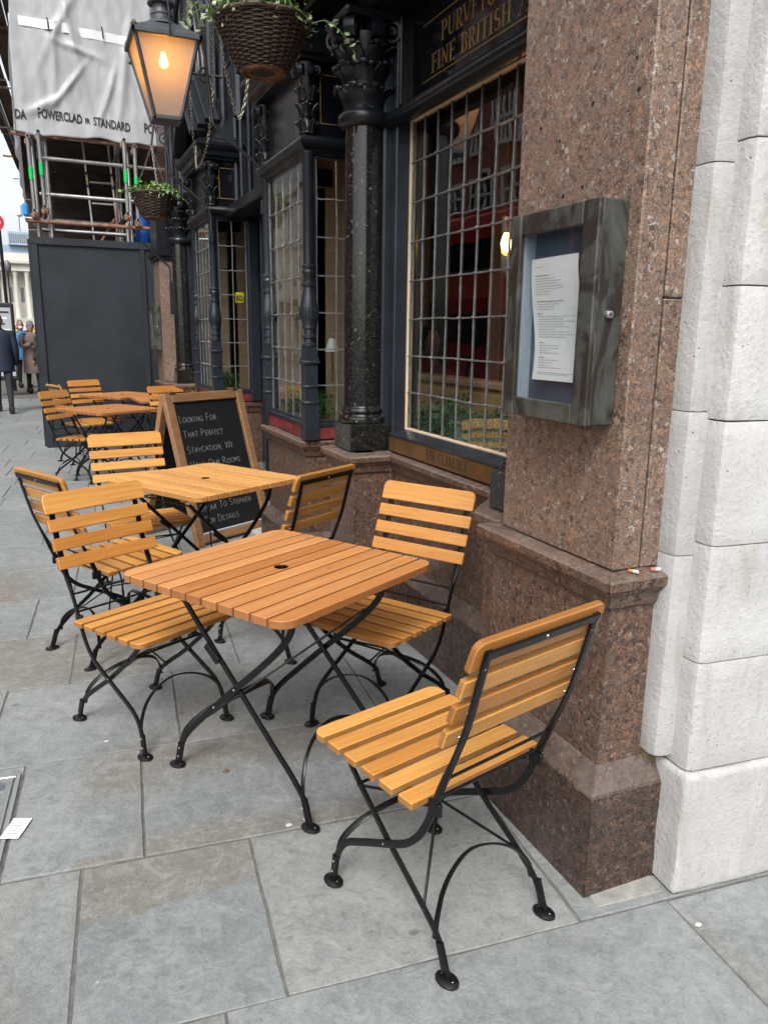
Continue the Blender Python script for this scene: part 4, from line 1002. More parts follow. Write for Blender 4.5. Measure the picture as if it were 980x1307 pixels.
# ---- room behind the glass
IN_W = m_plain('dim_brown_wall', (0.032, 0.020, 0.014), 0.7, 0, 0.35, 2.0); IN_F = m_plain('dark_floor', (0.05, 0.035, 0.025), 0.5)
CREAM = m_plain('tan_leather_seat_back', (0.74, 0.50, 0.22), 0.45, 0, 0.18, 7)
OLIVE = m_plain('olive_wall', (0.20, 0.17, 0.03), 0.7); REDS = m_plain('red_board', (0.55, 0.03, 0.02), 0.5)
rm = MB()
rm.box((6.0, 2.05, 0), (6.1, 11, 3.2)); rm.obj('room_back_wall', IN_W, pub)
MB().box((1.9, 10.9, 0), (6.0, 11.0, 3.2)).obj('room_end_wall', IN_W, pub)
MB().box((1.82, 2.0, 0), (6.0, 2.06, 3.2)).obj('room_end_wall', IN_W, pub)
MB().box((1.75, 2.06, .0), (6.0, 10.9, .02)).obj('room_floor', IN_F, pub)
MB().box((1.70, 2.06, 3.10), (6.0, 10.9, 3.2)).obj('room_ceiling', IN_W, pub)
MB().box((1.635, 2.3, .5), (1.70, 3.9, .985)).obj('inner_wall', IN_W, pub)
for y0, y1 in ((3.80, 4.10),): MB().box((1.80, y0, .92), (1.84, y1, 3.0)).obj('room_panelling', OAK, pub)
MB().cbox((1.68, 3.66, .98), (1.72, 3.92, 2.9), .005).obj('room_panelling', OAK, pub)

# ================================================================ white stone building beside the pub (turned with the paving)
sb = thing('stone_building', 'white weathered ashlar building at the right edge, next to the brown granite pier', 'building', (0, 0, 0), -PA)
def sblock(lo, hi, b=0.012, m=STONE, seed=0, rough=0.0025, name='stone_block', n=9, tight=None):
    """ashlar block with a softly broken, worn edge (local u, v, z)"""
    mb = MB(); x0, y0, z0 = lo; x1, y1, z1 = hi
    bm = bmesh.new(); bmesh.ops.create_cube(bm, size=2.0)
    for v in bm.verts: v.co = Vector(((x0 + x1) / 2 + v.co.x * (x1 - x0) / 2, (y0 + y1) / 2 + v.co.y * (y1 - y0) / 2, (z0 + z1) / 2 + v.co.z * (z1 - z0) / 2))
    if tight is None: bmesh.ops.bevel(bm, geom=bm.edges[:], offset=b, segments=3, affect='EDGES', profile=0.6)
    else:
        def vert_left(e): return all(abs(v.co.x - x0) < 1e-5 and abs(v.co.y - y0) < 1e-5 for v in e.verts)
        if b: bmesh.ops.bevel(bm, geom=[e for e in bm.edges if vert_left(e)], offset=b, segments=2, affect='EDGES', profile=0.5)
        bmesh.ops.bevel(bm, geom=[e for e in bm.edges if e.calc_face_angle(0) > .9 or b == 0], offset=tight, segments=2, affect='EDGES', profile=0.6)
    bmesh.ops.subdivide_edges(bm, edges=[e for e in bm.edges if e.calc_length() > .06], cuts=n, use_grid_fill=True)
    for v in bm.verts:
        p = v.co; v.co += Vector((noise.noise(p * 9 + Vector((seed, 0, 0))), noise.noise(p * 9 + Vector((0, seed, 4))), noise.noise(p * 9 + Vector((3, 0, seed))))) * rough
    mb.add([v.co for v in bm.verts], [[v.index for v in f.verts] for f in (bm.verts.index_update() or bm.faces)]); bm.free()
    return mb.obj(name, m, sb, smooth=True)
sblock((1.338, 1.475, 0.003), (2.5, 1.80, 0.366), 0.016, STONE, 1, .0045, 'base_stone', 18)
zs = [0.372, 0.682, 0.996, 1.308, 1.622, 1.94, 2.26, 2.58, 2.9, 3.2, 3.6]
for i in range(len(zs) - 1):
    x = 1.350; ends = [2.5] if i % 2 == 0 else [1.82, 2.6]
    for e in ends:
        sblock((x, 1.492, zs[i]), (e, 1.80, zs[i + 1] - .0035), 0.022 if x < 1.36 else 0, STONE, 10 + i, .0012, 'stone_block', 5, .0022); x = e + .003
ss = [0.392, 0.958, 1.325, 1.895, 2.4, 3.0, 3.6]
for i in range(len(ss) - 1): sblock((1.292, 1.553, ss[i]), (1.42, 1.9, ss[i + 1] - .002), 0.026, STONE_G, 40 + i, .0010, 'quoin_stone', 6, .0025)
MB().box((1.36, 1.515, .36), (2.5, 1.79, 3.5)).obj('joint_mortar', m_plain('dark_joint', (.10, .095, .085), .9), sb)
MB().box((1.30, 1.60, 0.0), (1.40, 2.0, .40)).obj('joint_fill', m_plain('mossy_mortar', (0.16, 0.13, 0.07), 0.9, 0, .5, 18, .5), sb)
MB().box((1.5, 1.55, 3.6), (9, 2.0, 14)).obj('upper_wall', STONE_G, sb)
MB().cbox((2.5, 1.475, 0), (9, 1.95, .366), .02).obj('base_stone', STONE, sb)
MB().cbox((2.603, 1.492, .368), (9, 1.95, 3.598), .02).obj('upper_wall', STONE, sb)
o = MB().prism([(-.105, -.035), (.10, -.045), (.11, .03), (-.10, .045)], -.01, .0045, .002).obj('mortar_patch', m_plain('pale_mortar_patch', (0.27, 0.265, 0.245), 0.9, 0, .3, 20, .4), pave, UV(1.225, 1.545, 0), (0, 0, -PA + .05))
butt(1.335, 1.470, .915, rad(-60), 'orange-tipped cigarette end on the cornice ledge of the pier, left one')
butt(1.40, 1.462, .915, rad(-20), 'pink-tipped cigarette end on the cornice ledge, nearest the white stone', m_plain('pink_filter', (0.7, 0.16, 0.14), 0.8))

# ================================================================ menu cases on the piers
def menu_case(x, y0, y1, z0, z1, label, par_depth=.09):
    w = y1 - y0; h = z1 - z0
    t = thing('menu_case', label, 'menu case', (x, (y0 + y1) / 2, z0), -pi / 2)   # local x = towards the camera, local y = into the wall
    W2 = w / 2
    mb = MB()
    MB().cbox((-W2, .012, 0), (-W2 + .035, .088, h), .004).obj('case_side', BRONZE, t)
    MB().cbox((W2 - .012, .012, 0), (W2, .088, h), .004).obj('case_side', BRONZE, t)
    MB().cbox((-W2 + .035, .012, 0), (W2 - .012, .088, .03), .003).obj('case_bottom', BRONZE, t)
    MB().cbox((-W2 + .035, .012, h - .03), (W2 - .012, .088, h), .003).obj('case_top', BRONZE, t)
    # door frame: four boards
    MB().cbox((-W2, 0, 0), (-W2 + .048, .014, h), .003).obj('door_stile', BRONZE, t)
    MB().cbox((W2 - .060, 0, 0), (W2, .014, h), .003).obj('door_stile', BRONZE, t)
    MB().cbox((-W2 + .049, .001, 0), (W2 - .061, .014, .050), .003).obj('door_rail', BRONZE, t)
    MB().cbox((-W2 + .049, .001, h - .054), (W2 - .061, .014, h), .003).obj('door_rail', BRONZE, t)
    MB().box((-W2 + .035, .052, .03), (W2 - .012, .058, h - .03)).obj('felt_back', DARKBLUE, t)
    MB().box((-W2 + .035, .016, .03), (-W2 + .047, .052, h - .03)).obj('side_lining', PALEFELT, t)
    MB().box((-W2 + .046, .010, .048), (W2 - .058, .013, h - .052)).obj('glass_pane', GLASS, t)
    # curled sheet of paper
    mb = MB(); pw, ph = .215, .315; nx, nz = 6, 20; vs = []
    for j in range(nz + 1):
        v = j / nz
        for i in range(nx + 1):
            u = i / nx; xx = -.107 + u * pw + .020 * max(0, .55 - v) * 1.2 + .010 * sin(v * 5); yy = .030 + .010 * sin(v * 4.2 + .6) * (u + .3)
            vs.append((xx, yy, .10 + v * ph - .012 * (1 - u) * 0))
    b = len(vs); vs += [(a, c - .0006, d) for a, c, d in vs]; fs = []
    for j in range(nz):
        for i in range(nx): a = j * (nx + 1) + i; fs += [(a, a + 1, a + nx + 2, a + nx + 1), (b + a, b + a + nx + 1, b + a + nx + 2, b + a + 1)]
    pap = mb.add(vs, fs).obj('menu_sheet', WHITEP, t, smooth=True)
    ln = MB(); rr = random.Random(3)
    lines = [(.93, .22, 1), (.86, .30, 2)] + [(.835 - .021 * k, rr.uniform(.3, .75), 1) for k in range(7)] + [(.65, .55, 2)] + [(.628 - .021 * k, rr.uniform(.3, .5), 1) for k in range(3)] + [(.55, .09, 2)] + [(.528 - .021 * k, rr.uniform(.25, .8), 1) for k in range(9)] + [(.315, .09, 2)] + [(.29 - .021 * k, rr.uniform(.2, .45), 1) for k in range(4)] + [(.19, .1, 2)] + [(.168 - .021 * k, rr.uniform(.2, .5), 1) for k in range(4)] + [(.065, .75, 1), (.05, .6, 1)]
    for v, L, wgt in lines:
        def P(u, v): return (-.107 + u * pw + .020 * max(0, .55 - v) * 1.2 + .010 * sin(v * 5), .030 + .010 * sin(v * 4.2 + .6) * (u + .3) - .0012, .10 + v * ph)
        u = .10; end = .10 + L
        while u < end:
            du = rr.uniform(.03, .09); e = min(end, u + du); dv = .0022 * wgt
            ln.add([P(u, v - dv), P(e, v - dv), P(e, v + dv), P(u, v + dv)], [(0, 1, 2, 3)]); u = e + .012
    stuff(ln.obj('print_line', INKP, pap))
    mb = MB(); mb.lathe([(.011, 0), (.011, .006), (.008, .011), (.0035, .012)], 14, T(W2 + .0, .048, h * .505) @ RY(pi / 2)); mb.obj('lock', STEEL, t, smooth=True)
    return t
menu_case(1.198, 1.532, 1.905, 1.285, 1.815, 'weathered bronze menu case with a curled white menu, fixed to the near granite pier')
menu_case(1.198, 9.58, 9.98, 1.285, 1.815, 'distant menu case on the far granite pier beside the hoarding')

# ================================================================ things that hang on the front: lantern, brackets, baskets, chains
def chain(pts, name, label, link_l=.026, r=.0022, parent=None, grp=None):
    P = spline(pts, 14); mb = MB(); d = 0; last = P[0]; k = 0
    L = [0]; 
    for a, b in zip(P[:-1], P[1:]): L.append(L[-1] + (b - a).length)
    s = 0; i = 0
    while s < L[-1]:
        while i < len(L) - 2 and L[i + 1] < s: i += 1
        t = (s - L[i]) / max(1e-6, L[i + 1] - L[i]); p = P[i].lerp(P[i + 1], t); dr = (P[i + 1] - P[i]).normalized()
        q = dr.to_track_quat('Z', 'Y').to_matrix().to_4x4() @ RZ((k % 2) * pi / 2 + .4)
        w = link_l * .30; h = link_l * .62
        ring = [(w * cos(a), 0, h * sin(a)) for a in [2 * pi * j / 8 for j in range(9)]]
        mb.tube(ring, r, 4, False, T(*p) @ q); s += link_l * .88; k += 1
    o = stuff(mb.obj(name, CHAINM, parent)) if parent is not None else mb.obj(name, CHAINM, None)
    if parent is None: tag(o, label, 'chain', grp)
    return o
CHAINM = m_plain('old_iron_chain', (0.22, 0.20, 0.165), 0.5, 0.6, 0.4, 40)
IRON = m_plain('black_iron', (0.014, 0.016, 0.02), 0.4, 0.1, 0.3, 20, 0.1)
LPAINT = m_plain('lantern_grey_paint', (0.055, 0.062, 0.072), 0.45, 0, 0.3, 12, 0.1)
def lamp_glass():
    m = bpy.data.materials.new('frosted_lamp_glass'); m.use_nodes = True; t = m.node_tree; t.nodes.clear()
    tl = N(t, 'ShaderNodeBsdfTranslucent'); tl.inputs[0].default_value = (.62, .56, .52, 1)
    df = N(t, 'ShaderNodeBsdfDiffuse'); df.inputs[0].default_value = (.36, .33, .31, 1)
    tr = N(t, 'ShaderNodeBsdfTransparent'); tr.inputs[0].default_value = (1, .95, .88, 1)
    m1 = N(t, 'ShaderNodeMixShader'); m1.inputs[0].default_value = .72; m2 = N(t, 'ShaderNodeMixShader'); m2.inputs[0].default_value = .26
    o = N(t, 'ShaderNodeOutputMaterial')
    t.links.new(tl.outputs[0], m1.inputs[1]); t.links.new(df.outputs[0], m1.inputs[2]); t.links.new(m1.outputs[0], m2.inputs[1]); t.links.new(tr.outputs[0], m2.inputs[2]); t.links.new(m2.outputs[0], o.inputs[0]); return m
LG = lamp_glass()
lx, ly = 0.752, 4.95
lan = thing('wall_lantern', 'lit square glass lantern hanging on an iron bracket over the bay windows', 'lantern', (lx, ly, 0))
zt, zb, ht, hb = 3.075, 2.70, .168, .074
def face_mat(k): return RZ(k * pi / 2)
for k in range(4):
    M_ = face_mat(k)
    g = .012
    vs = [(-hb + g, -hb, zb), (hb - g, -hb, zb), (ht - g, -ht, zt), (-ht + g, -ht, zt)]; vs += [(x, y + .003, z) for x, y, z in vs]
    MB().add(vs, [(0, 1, 2, 3), (7, 6, 5, 4), (0, 4, 5, 1), (1, 5, 6, 2), (2, 6, 7, 3), (3, 7, 4, 0)], M_).obj('glass_pane', LG, lan)
    MB().bar([Vector((-hb, -hb, zb - .01)), Vector((-ht, -ht, zt + .01))], (.0085, .0085), (1, -1, 0), M_).obj('corner_bar', LPAINT, lan)
    MB().cbox((-ht - .022, -ht - .022, zt), (ht + .022, -ht + .0, zt + .028), .004, M_).obj('top_rail', LPAINT, lan)
    MB().cbox((-hb - .008, -hb - .008, zb - .022), (hb + .008, -hb + .010, zb), .003, M_).obj('bottom_rail', LPAINT, lan)
    for xx in (-ht, ht): MB().lathe([(.009, 0), (.012, .012), (.005, .022), (.002, .03)], 8, M_ @ T(xx, -ht - .01, zt + .028)).obj('corner_finial', LPAINT, lan)
a_, b_ = ht + .018, .062
MB().add([(-a_, -a_, zt + .028), (a_, -a_, zt + .028), (a_, a_, zt + .028), (-a_, a_, zt + .028), (-b_, -b_, zt + .105), (b_, -b_, zt + .105), (b_, b_, zt + .105), (-b_, b_, zt + .105)],
    [(3, 2, 1, 0), (4, 5, 6, 7), (0, 1, 5, 4), (1, 2, 6, 5), (2, 3, 7, 6), (3, 0, 4, 7)]).obj('roof', LPAINT, lan)
MB().lathe([(.088, zt + .10), (.078, zt + .115), (.058, zt + .125), (.056, zt + .15), (.060, zt + .155), (.052, zt + .165), (.050, zt + .205), (.075, zt + .208), (.073, zt + .225), (.045, zt + .26), (.028, zt + .27), (.030, zt + .285), (.012, zt + .30)], 18).obj('chimney_cap', LPAINT, lan, smooth=True)
MB().box((-hb, -hb, zb - .02), (hb, hb, zb - .008)).obj('floor_plate', LPAINT, lan)
MB().lathe([(.010, zt - .03), (.012, zt + .028)], 10).obj('bulb_holder', BRASS, lan)
MB().lathe([(.004, zt - .112), (.019, zt - .104), (.027, zt - .084), (.019, zt - .062), (.010, zt - .03)], 12).obj('bulb', m_emit('lit_bulb', (1.0, 0.44, 0.06), 180.0), lan, smooth=True)
for s in (-1,): MB().bar([(0.012, s * (ht + .03), zt - .01), (0.012, s * (ht + .032), zt + .10), (.010, -.06, zt + .34), (.008, -.02, zt + .46)], (.009, .004), (1, 0, 0)).obj('yoke', IRON, lan)
def bracket(y, label, low):
    t = thing('iron_bracket', label, 'bracket', (0, y, 0), 0, 'iron brackets fixed to the bay posts')
    MB().tube(spline([(1.322, 0, 2.24), (1.322, 0, 2.40), (1.305, 0, 2.47)], 4) + spline([(1.29, 0, 2.495), (1.16, 0, 2.59), (1.035, 0, 2.685), (1.02, 0, 2.72)], 3) + [Vector((.99, 0, 3.04)), Vector((.90, 0, 3.45))], .0095, 8).obj('stay', IRON, t, smooth=True)
    sc = [(.985 + .045 * (1 - i / 22 * .75) * cos(rad(90 + i * 20)), 0, 2.95 + .045 * (1 - i / 22 * .75) * sin(rad(90 + i * 20))) for i in range(23)]
    MB().bar(sc, (.004, .008), (0, 1, 0)).obj('scroll', IRON, t)
    MB().cbox((1.300, -.012, 2.215), (1.34, .012, 2.30), .003).obj('fixing_plate', IRON, t)
    MB().tube([(.90, 0, 3.45), (1.45, 0, 3.45)], .011, 8).obj('top_arm', IRON, t)
    MB().tube([(.90, 0, 3.45), (.75, 0, 3.46)], .011, 8).obj('top_arm', IRON, t)
    if low: MB().tube(spline([(.99, .0, 3.05), (.97, 0, 3.10), (.93, 0, 3.09), (.905, 0, 3.03), (.885, 0, 2.90)], 5), .008, 8).obj('basket_hook', IRON, t, smooth=True)
    return t
bracket(4.95, 'bent iron stay carrying the lantern, fixed to the post of the nearer bay', False)
bracket(6.62, 'bent iron stay carrying the small far hanging basket, fixed to the second bay', True)
# ---- baskets
WICK = m_plain('dark_wicker', (0.050, 0.031, 0.020), 0.6, 0, 0.5, 30, 0.3); COIR = m_plain('rusty_basket_base', (0.11, 0.042, 0.014), 0.8, 0, 0.5, 30, 0.4)
LV1 = m_foliage('ivy_leaf', (0.05, 0.12, 0.02), (0.09, 0.19, 0.03), (0.22, 0.32, 0.06)); LV2 = m_foliage('variegated_leaf', (0.35, 0.42, 0.26), (0.14, 0.22, 0.09), (0.5, 0.52, 0.4))
FIR = m_foliage('fir_garland_leaf', (0.018, 0.08, 0.026), (0.035, 0.14, 0.045), (0.06, 0.20, 0.07))
def leaves(n, pos, size, rr, shape='ivy'):
    mb = MB()
    for _ in range(n):
        p = pos(rr); s = size * rr.uniform(.6, 1.25)
        q = Matrix.Rotation(rr.uniform(0, 2 * pi), 4, 'Z') @ Matrix.Rotation(rr.uniform(-1.1, 1.1), 4, 'X') @ Matrix.Rotation(rr.uniform(-.8, .8), 4, 'Y')
        if shape == 'ivy': o = [(0, 0, 0), (.45, .15, .05), (.35, .5, .02), (.55, .62, .06), (.2, .78, 0), (0, 1.1, -.08), (-.2, .78, 0), (-.55, .62, .06), (-.35, .5, .02), (-.45, .15, .05)]
        elif shape == 'needle': o = [(0, 0, 0), (.10, .5, .02), (0, 1.3, 0), (-.10, .5, .02)]
        else: o = [(0, 0, 0), (.22, .4, .06), (.12, .9, 0), (0, 1.2, -.1), (-.12, .9, 0), (-.22, .4, .06)]
        mb.add([Vector(a) * s for a in o], [tuple(range(len(o)))], T(*p) @ q)
    return mb
def basket(x, y, zr, zb_, rt, rb, label, seed, chains, trail):
    rr = random.Random(seed)
    t = thing('hanging_basket', label, 'hanging basket', (x, y, 0), 0, 'wicker hanging baskets')
    h = zr - zb_
    def rad_at(u): return rb + (rt - rb) * (u ** .72)
    nst = 26 if rt > .18 else 18; rows = 25 if rt > .18 else 17
    st_ = MB()
    for i in range(nst):
        a = 2 * pi * i / nst
        st_.tube([(rad_at(u / 6) * cos(a), rad_at(u / 6) * sin(a), zb_ + h * u / 6) for u in range(7)], .0030, 4)
    stuff(st_.obj('wicker_stake', WICK, t))
    for j in range(rows):                                  # woven rows, each one object
        u = (j + .5) / rows; r = rad_at(u); mb = MB(); seg = nst * 4; ph = (j % 2) * pi
        pts = []
        for k in range(seg + 1):
            a = 2 * pi * k / seg; w = .0048 * cos(nst / 2 * a + ph); pts.append(((r + w) * cos(a), (r + w) * sin(a), zb_ + h * u + .0014 * sin(a * 5 + j)))
        mb.tube(pts, h / rows * .42, 5, False); mb.obj('wicker_row', WICK, t, smooth=True)
    for z, r in ((zr, rt + .003), (zb_, rb)):
        ring = [(r * cos(2 * pi * k / 48), r * sin(2 * pi * k / 48), z + .002 * sin(k)) for k in range(49)]
        MB().tube(ring, .009, 6, False).obj('rim', WICK if z == zr else COIR, t, smooth=True)
    MB().lathe([(rad_at(u / 8) - .009, zb_ + h * u / 8) for u in range(9)], 28, None, True).obj('liner', m_plain('basket_liner', (.02, .014, .01), .9), t)
    MB().lathe([(rb * .55, zb_ + .004), (rb * .6, zb_ - .004), (rb * .85, zb_ - .004), (rb - .004, zb_ + .004)], 20, None, False).obj('base_ring', COIR, t)
    def pos(q):
        a = q.uniform(0, 2 * pi); r = rt * math.sqrt(q.random()) * 1.05; return (r * cos(a), r * sin(a), zr + abs(q.gauss(0, .025)) + (rt - r) * .25)
    stuff(leaves(int(330 * rt / .19), pos, .030, rr).obj('foliage', LV1, t))
    def pos2(q):
        a = q.uniform(0, 2 * pi); r = rt * q.uniform(.9, 1.2); return (r * cos(a), r * sin(a), zr + q.gauss(-.005, .02))
    stuff(leaves(int(130 * rt / .19), pos2, .026, rr, 'oval').obj('foliage', LV2, t))
    for a, L, dz in trail:
        p0 = Vector((rt * cos(a), rt * sin(a), zr + .01)); d = Vector((cos(a), sin(a), 0)); pts = [p0, p0 + d * L * .4 + Vector((0, 0, .02)), p0 + d * L * .8 + Vector((0, 0, dz * .4)), p0 + d * L + Vector((0, 0, dz))]
        P = spline(pts, 4); sp = MB().tube(P, .0018, 4).obj('trailing_stem', LV1, t)
        def pos3(q, P=P): k = q.randrange(len(P)); return P[k] + Vector((q.gauss(0, .008), q.gauss(0, .008), q.gauss(0, .01)))
        stuff(leaves(14, pos3, .028, rr).obj('leaf_sprig', LV2 if rr.random() < .5 else LV1, t))
    for k in range(3):
        a = 2 * pi * k / 3 + .6
        chain([(rt * cos(a), rt * sin(a), zr), (rt * .45 * cos(a), rt * .45 * sin(a), (zr + chains) / 2), (0, 0, chains)], 'chain', '', .022, .0016, t)
    return t
basket(.943, 3.5, 2.760, 2.572, .193, .090, 'large near wicker hanging basket with trailing ivy, rusty ring base', 4, 3.5, [(-.2, .20, -.10), (3.0, .12, -.04), (3.5, .16, -.07), (2.6, .10, .01)])
basket(.885, 6.62, 2.545, 2.37, .165, .088, 'small far wicker hanging basket in front of the second bay window', 9, 2.90, [(0.1, .07, -.03), (3.1, .06, .0)])
G_C = 'rusty chains looped across the pub front'
chain([(1.15, 5.6, 4.0), (1.165, 5.6, 3.5), (1.165, 5.6, 3.1), (1.11, 5.6, 2.72), (1.095, 5.9, 2.63), (1.20, 6.5, 2.90)], 'hanging_chain', 'long chain dropping behind the lantern to the cornice of the second bay', grp=G_C)
chain([(1.0, 4.6, 3.4), (1.011, 4.6, 3.02), (1.043, 4.6, 2.82), (1.086, 4.6, 2.67), (1.12, 4.6, 2.71), (1.154, 4.6, 2.88), (1.17, 4.6, 3.05)], 'hanging_chain', 'short chain loop hanging below the large basket', grp=G_C)
chain([(1.12, 6.1, 3.9), (1.10, 6.1, 3.3), (1.13, 6.2, 2.9), (1.19, 6.45, 2.72)], 'hanging_chain', 'thin chain hanging just right of the lantern bottom', grp=G_C)
# thin arm with a hook in front of the far column
t = thing('iron_bracket', 'thin angled iron rod in front of the far column, below the small basket', 'bracket', (0, 8.8, 0))
MB().tube([(1.02, 0, 2.42), (1.30, 0, 2.17), (1.315, 0, 1.72)], .011, 6).obj('stay', IRON, t)
MB().cbox((1.29, -.01, 1.68), (1.345, .01, 2.02), .003).obj('fixing_plate', IRON, t)

# ================================================================ behind the glass
BULB = m_emit('warm_filament', (1.0, 0.42, 0.09), 40.0)
for i, (x, y, z, lb) in enumerate(((2.4, 3.86, 2.0, 'nearer glass pendant lamp glowing inside the big window'), (3.2, 5.3, 1.88, 'small glowing pendant lamp deeper inside the room'))):
    t = thing('pendant_lamp', lb, 'pendant lamp', (x, y, z))
    MB().lathe([(.006, -.045), (.024, -.03), (.030, .0), (.022, .035), (.010, .06)], 12).obj('bulb', BULB, t, smooth=True)
    MB().lathe([(.014, .055), (.016, .10)], 10).obj('bulb_holder', BRASS, t)
    MB().tube([(0, 0, .10), (0, 0, 1.1)], .003, 5).obj('flex', IRON, t)
    if i == 1: t.scale = (.6, .6, .6)
    mb = MB(); mb.lathe([(.088, -.16), (.09, .13), (.03, .15)], 24, None, False); mb.obj('glass_shade', GLASS, t, smooth=True)
bs = thing('bench_seat', 'tan padded bench back behind the big leaded window', 'bench', (2.3, 3.75, 0))
MB().cbox((0, -1.6, .5), (.12, 1.45, 1.20), .03).obj('back', CREAM, bs); MB().cbox((0.12, -1.6, .35), (.6, 1.45, .5), .03).obj('seat', CREAM, bs)
MB().cbox((-.02, -1.62, 1.20), (.14, 1.47, 1.245), .012).obj('top_rail', CREAMW, bs)
wb = thing('window_box', 'wooden trough of dark green fir sprigs inside the big window', 'plant box', (1.80, 3.0, .96))
for s in (-1, 1): MB().cbox((s * .07 - .008, -.60, -.02), (s * .07 + .008, .56, .035), .003).obj('side_board', m_plain('old_box_wood', (.20, .14, .055), .7, 0, .3, 10) if s < 0 else WOOD_FRAME, wb)
MB().box((-.06, -.60, -.02), (.06, .56, .04)).obj('soil', IN_F, wb)
rr = random.Random(12)
def fp(q):
    y = q.uniform(-.66, .60); top = .08 + .11 * (1 + noise.noise((y * 5, 1, 1))) + (.05 if abs(y - .35) < .12 else 0); return (q.uniform(-.09, .07), y, q.uniform(-.0, top))
for m_, n_, sh, sz in ((FIR, 4200, 'needle', .034), (FIR, 900, 'oval', .034)): stuff(leaves(n_, fp, sz, rr, sh).obj('foliage', m_, wb))
for k, (ya, yb) in enumerate(((4.18, 4.90), (6.72, 7.43))):
    w_ = thing('window_box', ('green foliage box inside the nearer bay window', 'green foliage box inside the farther bay window')[k], 'plant box', (1.46, (ya + yb) / 2, .94))
    MB().cbox((-.06, -.33, 0), (.06, .33, .07), .004).obj('trough', WOOD_FRAME, w_)
    rr = random.Random(20 + k)
    stuff(leaves(1200, lambda q: (q.uniform(-.09, .09), q.uniform(-.34, .34), q.uniform(.05, .22)), .03, rr, 'needle').obj('foliage', FIR, w_))
    stuff(leaves(300, lambda q: (q.uniform(-.09, .09), q.uniform(-.34, .34), q.uniform(.03, .20)), .03, rr, 'oval').obj('foliage', LV1, w_))
MB().box((3.62, 4.2, 1.83), (3.66, 8.2, 2.08)).obj('olive_board', OLIVE, pub)
for y in (3.1, 4.7, 6.1): MB().cbox((2.9, y, 0), (3.05, y + .18, 3.1), .01).obj('room_post', OAK, pub)
tl = thing('table_lamp', 'small lamp with a pale conical shade inside the nearer bay', 'lamp', (1.66, 4.66, 1.40)); 
MB().lathe([(.045, -.01), (.018, .07)], 14, None, False).obj('shade', m_plain('pale_shade', (.6, .62, .6), .6), tl); MB().tube([(0, 0, -.2), (0, 0, .06)], .008, 6).obj('stem', BRASS, tl)
wl = thing('wall_sconce', 'curved brass arm with a ring on the oak panel inside the nearer bay', 'sconce', (1.53, 4.90, 1.74))
MB().tube([(.075 * cos(rad(a)), 0, .075 * sin(rad(a))) for a in range(180, 400, 14)], .008, 6).obj('arm', BRASS, wl); MB().tube([(-.06, 0, -.15), (.06, 0, -.15), (.06, 0, -.28)], .009, 6).obj('bracket', BRASS, wl)
YEL = m_plain('yellow_sticker', (.85, .62, .01), .5)
def digits(mb, h):
    def seg(p): mb.tube([Vector((x * h, 0, z * h)) for x, z in p], .09 * h, 5)
    seg([(.45, 1), (.12, .8), (.02, .4), (.1, .08), (.35, .02), (.5, .22), (.45, .45), (.22, .52), (.04, .4)]); seg([(.85, 1), (.68, .75), (.66, .3), (.82, .03), (1.0, .1), (1.1, .4), (1.06, .8), (.85, 1)])
for i, (x, y, z, lb) in enumerate(((1.365, 6.715, 1.86, 'yellow 60 sticker in the second bay window, left one'), (1.555, 6.70, 1.785, 'yellow 60 sticker in the second bay window, right one'))):
    s_ = thing('yellow_sticker', lb, 'sticker', (x, y, z)); MB().box((-.035, 0, -.04), (.035, .002, .045)).obj('card', YEL, s_)
    mb = MB(); digits(mb, .045); o = mb.obj('print', TEXTBLK, s_, (-.025, -.002, -.022)); stuff(o)
pe = thing('person', 'customer sitting inside behind the big window, dark hair and red top', 'person', (2.9, 5.75, 0))
def skin_body(name, joints, edges, m, parent, sub=2):
    me = bpy.data.meshes.new(name); me.from_pydata([j[0] for j in joints], edges, []); me.materials.append(m)
    o = link(name, me, None, parent); md = o.modifiers.new('skin', 'SKIN'); md.use_smooth_shade = True
    for i, j in enumerate(joints):
        r = j[1]; me.skin_vertices[0].data[i].radius = (r, r) if isinstance(r, (int, float)) else r
    me.skin_vertices[0].data[0].use_root = True
    sb_ = o.modifiers.new('smooth', 'SUBSURF'); sb_.levels = sub; sb_.render_levels = sub; return o

# ================================================================ chalkboard A-board
BA = rad(31.4); ab = thing('chalkboard_sign', 'wooden A-board with a hand-chalked staycation message, standing behind the second table', 'A-board', (1.21, 5.555, 0), BA)
W_, Hh = .755, 1.105; LEAN = math.atan2(.295, 1.06)
def leaf_board(name, sgn):
    p = bpy.data.objects.new(name, None); COL.objects.link(p); p.parent = ab
    p.location = (0, 0 if sgn > 0 else .60, 0); p.rotation_euler = (-LEAN * 1.0, 0, 0) if sgn > 0 else (LEAN, 0, 0)
    return p
f = leaf_board('front_leaf', 1); bk = leaf_board('rear_leaf', -1)
for p, s in ((f, 1), (bk, -1)):
    y0, y1 = (-.022, .022)
    for sx in (-1, 1): MB().cbox((sx * (W_ / 2 - .032) - .032, y0, 0), (sx * (W_ / 2 - .032) + .032, y1, Hh), .005).obj('side_rail', WOOD_FRAME, p)
    for z in (Hh - .064, .018): MB().cbox((-W_ / 2 + .065, y0, z), (W_ / 2 - .065, y1, z + .062), .005).obj('cross_rail', WOOD_FRAME, p)
    MB().box((-W_ / 2 + .06, -.004, .075), (W_ / 2 - .06, .006, Hh - .062)).obj('slate_panel', SLATEB, p)
for r_, h_ in (('side', 0),):
    for sx in (-1, 1): MB().cbox((sx * (W_ / 2 - .070) - .004, -.016, .09), (sx * (W_ / 2 - .070) + .004, -.006, Hh - .07), .001).obj('inner_bead', WOOD_FRAME, f)
MB().cbox((-W_ / 2 + .075, -.016, .082), (W_ / 2 - .075, -.006, .092), .001).obj('chalk_ledge', PALEFELT, f)
rr = random.Random(5)
